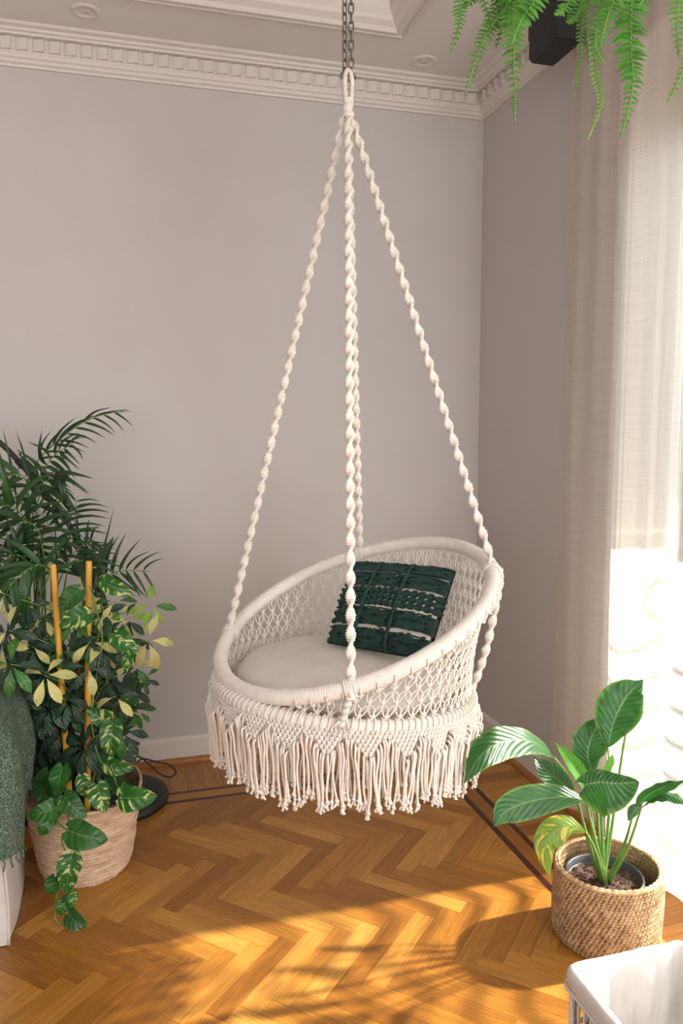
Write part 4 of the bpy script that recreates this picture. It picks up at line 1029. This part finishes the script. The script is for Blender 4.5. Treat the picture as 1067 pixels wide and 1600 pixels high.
frond([(120,960,D0-.1),(150,915,D0-.14),(185,893,D0-.18),(235,893,D0-.22)],8,.12,'palm',1,.3,.7,.12)
frond([(60,850,D0-.1),(30,800,D0-.14),(5,790,D0-.18),(-30,810,D0-.2)],9,.15,'palm_mid_w',1,.2,.7,.5)
frond([(70,880,D0-.1),(60,830,D0-.14),(35,815,D0-.18),(5,840,D0-.2)],8,.14,'palm_w',1,.2,.8,.6)
frond([(60,900,D0-.14),(30,868,D0-.18),(0,880,D0-.2),(-30,910,D0-.22)],9,.15,'palm',1,.2,.8,.5)
frond([(90,930,D0-.16),(70,885,D0-.2),(35,895,D0-.25),(0,940,D0-.28)],9,.14,'palm_mid_w',1,.2,.7,.5)
frond([(100,920,D0-.1),(110,880,D0-.15),(135,880,D0-.2),(160,905,D0-.22)],7,.12,'palm_w',1,.2,.7,.5)
frond([(60,940,D0-.1),(85,870,D0-.1),(75,820,D0-.1),(55,790,D0-.1)],9,.14,'palm',1,.2,.9,.3)
frond([(40,960,D0-.1),(20,900,D0-.1),(5,850,D0-.1),(-20,820,D0-.1)],9,.14,'palm_w',1,.2,.9,.3)
frond([(110,940,D0),(130,905,D0),(145,870,D0),(152,850,D0)],5,.09,'palm',1,.4,.7,.1)
for (a,b) in (((50,760),(25,672)),((58,800),(33,690)),((26,780),(4,668)),((140,930),(178,793)),((50,980),(70,800)),((88,960),(85,800)),((70,960),(60,800))):
    S=[at(a[0],a[1],D0-.02),at((a[0]+b[0])/2+2,(a[1]+b[1])/2,D0-.02),at(b[0],b[1],D0-.02)]
    leafpart('spear',plm,S,.0058,CAMN,M['palm_mid'],prof='blade',fold=.5,nv=10,nu=1)
    MB().tube(spline([PROOT+Vector((rpn.uniform(-.05,.05),0,0)),PROOT.lerp(S[0],.5),S[0]],10),.0028,5).build('stalk',M['stem'],plm)
leafpart('young_leaf',plm,[at(160,885,D0-.05),at(166,862,D0-.05),at(178,838,D0-.05)],.017,CAMN,M['palm'],prof='blade',fold=.2,nv=10)
MB().tube(spline([PROOT,at(150,980,D0),at(160,885,D0-.05)],10),.0028,5).build('stalk',M['stem'],plm)
# ================================================================ ARC FLOOR LAMP (only pole and base show)
lmp=empty('arc_floor_lamp',(-1.66,-.30,0)); tag(lmp,'black arched floor lamp pole rising behind the palm, round black base behind the pale basket','floor lamp')
MB().lathe([(.0005,.042),(.05,.042),(.165,.036),(.188,.028),(.190,.010),(.187,0),(.001,0)],(-1.655,-.315,0),64).build('base',M['black'],lmp)
AR=[Vector((-1.66,-.30,.04)),Vector((-1.66,-.28,.45)),Vector((-1.675,-.26,.75)),at(137,880,2.93),at(118,838,2.93),at(95,800,2.92),at(64,762,2.91),at(30,722,2.90),at(0,692,2.89),at(-60,645,2.86),at(-160,610,2.80),Vector((-2.75,-.62,1.70)),Vector((-2.95,-.70,1.62)),Vector((-3.0,-.72,1.52))]
MB().lathe([(.02,.10),(.06,.095),(.11,.06),(.145,.0),(.143,-.002),(.105,.055),(.02,.09)],(-3.0,-.72,1.44),36).build('lamp_shade',M['blackmetal'],lmp)
MB().tube(spline(AR,100),.0105,12).build('pole',M['blackmetal'],lmp)
MB().tube([at(27,719,2.90),at(36,729,2.90)],.0135,12).build('collar',M['blackmetal'],lmp)
cd_=spline([at(205,1190,2.95),at(216,1182,3.0),at(232,1193,3.03),at(250,1209,3.05),at(266,1214,3.05),at(275,1206,3.06),at(264,1195,3.07),at(242,1190,3.05),at(222,1186,3.0),at(206,1200,2.92)],60)
MB().tube(cd_,.0032,6).build('power_cord',M['black'],lmp)
# ================================================================ SLIPCOVERED SOFA + THROW
SX,SY0,SY1,SZ=-1.955,-1.105,-.725,.63
sf=empty('slipcovered_sofa',(-2.4,-.92,0)); tag(sf,'end of a sofa in a loose white cotton slipcover at the edge of the picture','sofa')
def sofa_side(u_,v_):
    y_=SY0+(SY1-SY0)*u_; z_=.004+(SZ-.004)*v_
    return (SX+.006*math.sin(z_*9+y_*5)+.006*noise.noise(Vector((y_*6,z_*4,2)))+.010*(1-v_)*math.sin(u_*PI), y_, z_)
def sofa_front(u_,v_):
    x_=SX-.95*u_; z_=.004+(SZ-.004)*v_
    return (x_ if u_>0 else sofa_side(0,v_)[0], SY0+.006*math.sin(z_*8+x_*7)*(1 if u_>0 else 0)+.006*noise.noise(Vector((x_*6,z_*4,5)))*(1 if u_>0 else 0), z_)
def sofa_back(u_,v_):
    z_=.004+(SZ-.004)*v_; return ((SX-.95*u_) if u_>0 else sofa_side(1,v_)[0],SY1,z_)
sb=MB(); sb.grid(sofa_side,16,20); sb.grid(sofa_front,20,20); sb.grid(sofa_back,4,20)
sb.grid(lambda a,b:(SX-.95*a if a>0 else sofa_side(b,1)[0],SY0+(SY1-SY0)*b,SZ+.012*math.sin(PI*b)*math.sin(PI*min(1,a*6+.02))),20,10)
sb.build('slipcover',M['whiteslip'],sf)
MB().tube([(sofa_side(.0,v_/24)[0]+.003,SY0-.001+.003*math.sin(v_*.5),sofa_side(0,v_/24)[2]) for v_ in range(25)],.0045,6).build('piping',M['seam'],sf)
MB().tube([(SX+.004,SY0+(SY1-SY0)*i/14,SZ-.002) for i in range(15)]+[(SX-.06*i,SY1,SZ-.002) for i in range(1,10)],.0045,6).build('piping',M['seam'],sf)
tb=empty('throw_blanket',(-2.0,-.9,SZ)); tag(tb,'fringed green speckled woven throw draped over the arm of the white sofa','blanket')
PRF=[(-.50,.020),(-.30,.022),(-.12,.024),(-.04,.022),(-.005,.010),(.016,-.012),(.024,-.05),(.026,-.10),(.026,-.16),(.024,-.22),(.022,-.28),(.022,-.335)]
def thr(u_,v_):
    s_=-.34+.80*u_; k=v_*(len(PRF)-1); i=min(int(k),len(PRF)-2); t=k-i
    dx=PRF[i][0]*(1-t)+PRF[i+1][0]*t; dz=PRF[i][1]*(1-t)+PRF[i+1][1]*t
    if s_<-.03: ex,ey,nx,ny=SX+s_,SY0,0,-1
    elif s_>.03: ex,ey,nx,ny=SX,SY0+s_,1,0
    else:
        b=(s_+.03)/.06*PI/2; nx,ny=math.sin(b),-math.cos(b); ex,ey=SX-.03+.03*nx,SY0+.03+.03*ny
    if dx<0 and s_<.1: dx*=max(.25,min(1,(s_+.3)/.4))
    fall=max(0,(v_-.38)/.62); fo=math.sin(s_*23+1.2)*.5+.5
    o=dx+fall*(1-.75*fall)*2.6*(.036*fo+.012+.010*math.sin(s_*50+2))
    z_=SZ+dz+.004*math.sin(s_*15)+.05*max(0,u_-.4)*1.6*math.exp(-((v_-.30)/.16)**2)
    z_+=fall*(.09*max(0,s_)/.46-.02*math.sin(s_*16+1))+ (.012*(1-u_) if dx<0 else 0)
    o+=.012*u_*math.exp(-((v_-.42)/.12)**2)+.004*noise.noise(Vector((s_*20,v_*12,0)))
    ey2=ey+fall*(.02*math.sin(v_*9+s_*5))*(1 if s_>0 else 0)
    return (ex+nx*o,ey2+ny*o,z_)
tbm=MB().grid(thr,110,50).grid(lambda a,b:tuple(Vector(thr(a,b))+Vector((-.002,.002,-.003))),110,50)
tbm.build('cloth',M['throw'],tb)
fg=MB()
for i in range(96):
    p=Vector(thr(i/95,1)); l_=random.uniform(.025,.05); fg.tube([p,p+Vector((random.uniform(-.004,.006),random.uniform(-.006,.006),-l_*.5)),p+Vector((random.uniform(-.004,.008),random.uniform(-.010,.010),-l_))],.0026,5)
    if i%2==0:
        p=Vector(thr(1,.45+.55*i/95)); fg.tube([p,p+Vector((.006,.006,-.010)),p+Vector((.008,.010,-.024))],.0020,5)
fg.build('fringe',M['throw'],tb,kind='stuff')
# ================================================================ WHITE LINED BASKET (front right)
WX0,WX1,WY1,WY0,WH=-.722,-.435,-1.972,-2.40,.30
wb=empty('lined_basket',((WX0+WX1)/2,(WY0+WY1)/2,0)); tag(wb,'rectangular open weave basket with a white linen lining in the front corner','basket')
def rr(d,n=10,r=.028,top=0):
    x0,x1,y0,y1=WX0-d,WX1+d,WY0-d,WY1+d; r=max(.006,r+d); out=[]
    for cx,cy,a0 in ((x1-r,y1-r,0),(x0+r,y1-r,PI/2),(x0+r,y0+r,PI),(x1-r,y0+r,1.5*PI)):
        for i in range(n+1): a=a0+PI/2*i/n; out.append((cx+r*math.cos(a),cy+r*math.sin(a)))
    # subdivide long sides
    o=[]
    for i,p in enumerate(out):
        q=out[(i+1)%len(out)]; L=math.hypot(q[0]-p[0],q[1]-p[1]); k=max(1,int(L/.02))
        for j in range(k): o.append((p[0]+(q[0]-p[0])*j/k,p[1]+(q[1]-p[1])*j/k))
    return o
base_loop=rr(0); NBp=len(base_loop); cxw,cyw=(WX0+WX1)/2,(WY0+WY1)/2
def ring(d,z,wob=0,sd=0):
    L=[]
    for i,(x_,y_) in enumerate(base_loop):
        sx=(x_-cxw)/((WX1-WX0)/2); sy=(y_-cyw)/((WY1-WY0)/2)
        w_=wob*noise.noise(Vector((x_*34,y_*34,z*7+sd)))
        L.append((x_+sx*(d+w_),y_+sy*(d+w_),z+wob*.5*noise.noise(Vector((x_*9,y_*9,sd)))))
    return L
lin=MB(); levels=[(.013,WH-.034,.004),(.014,WH-.015,.003),(.012,WH-.002,.002),(.004,WH+.007,.002),(-.006,WH+.005,.002),(-.012,WH-.008,.003),(-.014,WH-.04,.006),(-.018,WH-.10,.010),(-.022,WH-.17,.012),(-.028,.06,.008),(-.05,.022,.002),(-.13,.020,0)]
Vv=[];Fv=[]
for d,z,wb_ in levels: Vv+=ring(d,z,wb_*(2 if d>-.01 else 3.2),1)
for j in range(len(levels)-1):
    for k in range(NBp): Fv.append((j*NBp+k,j*NBp+(k+1)%NBp,(j+1)*NBp+(k+1)%NBp,(j+1)*NBp+k))
Fv.append(tuple((len(levels)-1)*NBp+k for k in range(NBp)))
lin.add(Vv,Fv).build('linen_lining',M['whiteslip'],wb)
MB().tube(ring(.0145,WH-.034,0),.0030,6,True).build('lining_hem',M['whiteslip'],wb)
wv_=MB()
for z in (.008,.09,.17): wv_.tube(ring(.004,z),lambda i,ph:.0058+.0010*math.sin(i*2+ph),6,True)
for k in range(0,NBp):
    p=ring(.004,0)[k]; q=ring(.006,WH-.03)[k]
    n_=10; rad=Vector((p[0]-cxw,p[1]-cyw,0)).normalized(); tg=Vector((-rad.y,rad.x,0))
    for s_ in (-1,1):
        wv_.tube([Vector(p).lerp(Vector(q),i/n_)+tg*(s_*.0062*math.sin(i/n_*PI*4)) for i in range(n_+1)],.0021,5,False,False)
    for i in range(1,5): wv_.blob(Vector(p).lerp(Vector(q),i/4-.02*(i==4)),.0052,.0052,.0052,None,6,4)
wv_.build('open_weave',M['cord'],wb,kind='stuff')
MB().box((WX0+.02,WY0+.02,.002),(WX1-.02,WY1-.02,.012),.003).build('bottom_panel',M['husk'],wb)
# ================================================================ HANGING FERN
FP=Vector((-.86,-2.04,2.47))
fn=empty('hanging_fern',FP); tag(fn,'bright green boston fern hanging from above with long drooping fronds','hanging plant')
MB().lathe([(.001,-.10),(.06,-.10),(.09,.0),(.10,.02),(.10,.035),(.09,.03),(.001,.02)],FP,32).build('pot',M['black'],fn)
for k in range(3):
    a=2*PI*k/3; MB().tube([FP+Vector((.098*math.cos(a),.098*math.sin(a),.03)),FP+Vector((0,0,.36)),Vector((FP.x,FP.y,ZC+.13))],.0018,5).build('hanger_cord',M['black'],fn)
def pinmesh(mt): 
    mb,uv=leafgeo([(0,0,0),(.03,.5,.02),(-.02,1,-.12)],.23,(0,0,1),fold=.12,nv=5,prof='pinna',nu=1); return mb,uv,mb.mesh('pinna',M[mt],True,(0,0,0),uv)
FPM={k:pinmesh(k) for k in ('fern','fern_pale')}
rf=random.Random(9); npn=0
def ffrond(pts,hw,mk='fern',step=.0100,parts=False,tipcurl=0,start=.0):
    """pts px with depth, hw half width in metres"""
    global npn
    P=[at(*p) for p in pts]; L=sum((a-b).length for a,b in zip(P,P[1:])); n=int(L/step); S=spline(P,n)
    root=FP+Vector((rf.uniform(-.05,.05),rf.uniform(-.05,.05),.03)); S0=S[0]
    stem=spline([root,root.lerp(S0,.5)+Vector((0,0,.05)),S0,S[1]],10)[:-2]
    fo=MB().tube(stem+S,lambda i,ph:.0013,5,False,False).build('frond',M['stem'],fn)
    rest_=MB(); ruv=[]
    for i in range(n):
        t=i/n; tg=(S[i+1]-S[max(0,i-1)]).normalized(); sd=tg.cross(CAMN).normalized()
        wtip=(1-t)**.55 if t>.35 else 1*(1-.35)**.55+.0
        wtip=min(1,((1-t)/.62)**.62)
        for sg in (1,-1):
            l_=hw*max(.16,wtip)*rf.uniform(.86,1.1)
            d=(sd*sg+tg*rf.uniform(.12,.38)+CAMN*rf.uniform(-.25,.25)).normalized()
            Mx=frame(S[i]+tg*(.3*step if sg>0 else 0),d,CAMN+Vector((0,0,.5))+sd*rf.uniform(-.3,.3),max(l_,.013),l_,l_)
            if parts and npn<296: place('pinna',FPM[mk][2],fo,Mx); npn+=1
            else:
                mb,uv,_=FPM[mk]; rest_.add([tuple(Mx@Vector(v_)) for v_ in mb.v],mb.f); ruv+=uv
    if rest_.v: o=rest_.build('pinnae',M[mk],fo,uv=ruv); o['kind']='stuff'
ffrond([(1000,-60,1.24),(986,10,1.22),(986,80,1.22),(988,140,1.22),(970,216,1.21)],0.0292,'fern',.0092,True)
ffrond([(812,-60,1.30),(801,10,1.30),(803,90,1.30),(805,190,1.30)],0.0258,'fern',.0086,True)
ffrond([(800,-70,1.34),(780,10,1.33),(752,70,1.32),(727,148,1.32)],0.0206,'fern',.0086,True)
ffrond([(868,-60,1.22),(836,0,1.20),(815,30,1.20),(798,72,1.19)],0.0241,'fern',.0080,True)
ffrond([(975,-60,1.26),(950,0,1.26),(932,50,1.26),(930,110,1.26),(939,160,1.26),(918,219,1.25)],0.0146,'fern_pale',.0080,False)
ffrond([(728,-60,1.36),(719,0,1.36),(718,35,1.36),(704,84,1.36)],0.0163,'fern',.0090)
ffrond([(920,-50,1.30),(908,20,1.30),(906,90,1.30),(896,158,1.30)],0.0086,'fern_pale',.0065)
ffrond([(1085,-60,1.22),(1062,-5,1.22),(1058,40,1.22),(1060,88,1.22)],0.0189,'fern',.0095)
ffrond([(1100,-20,1.20),(1085,60,1.20),(1068,110,1.20),(1043,162,1.20)],0.0138,'fern',.0095)
ffrond([(975,-70,1.22),(962,-10,1.20),(948,30,1.20),(938,75,1.20)],0.0224,'fern',.0085)
ffrond([(960,-60,1.24),(945,-20,1.23),(935,30,1.23),(930,70,1.23),(944,100,1.23)],0.0189,'fern',.0085)
ffrond([(770,-60,1.33),(778,-10,1.33),(786,30,1.33),(775,76,1.33)],0.0172,'fern',.0085)
ffrond([(900,-60,1.28),(892,-20,1.26),(885,10,1.25),(866,24,1.24)],0.0206,'fern',.0085)
ffrond([(930,-60,1.28),(915,-15,1.27),(902,20,1.26),(886,36,1.26)],0.0224,'fern',.0085)
ffrond([(830,-60,1.30),(812,-20,1.30),(790,10,1.30),(768,40,1.31)],0.0189,'fern',.0085)
ffrond([(850,-70,1.34),(840,-30,1.34),(812,15,1.34),(800,50,1.34)],0.0224,'fern',.0085)
ffrond([(1010,-60,1.26),(1000,-20,1.26),(985,5,1.26),(965,20,1.26)],0.0206,'fern',.0085)
ffrond([(1035,-60,1.22),(1020,-30,1.22),(1005,0,1.22),(990,14,1.22)],0.0206,'fern',.0085)
ffrond([(870,-60,1.34),(905,-20,1.34),(915,30,1.34),(920,98,1.34)],0.0120,'fern',.0080)
ffrond([(790,-60,1.36),(762,-25,1.36),(740,-2,1.36),(722,12,1.36)],0.0155,'fern',.0085)
ffrond([(1000,-60,1.30),(960,-30,1.30),(935,-8,1.30),(905,4,1.30)],0.0206,'fern',.0085)
ffrond([(700,-60,1.34),(735,-30,1.34),(755,0,1.34),(768,48,1.34)],0.0155,'fern',.0085)
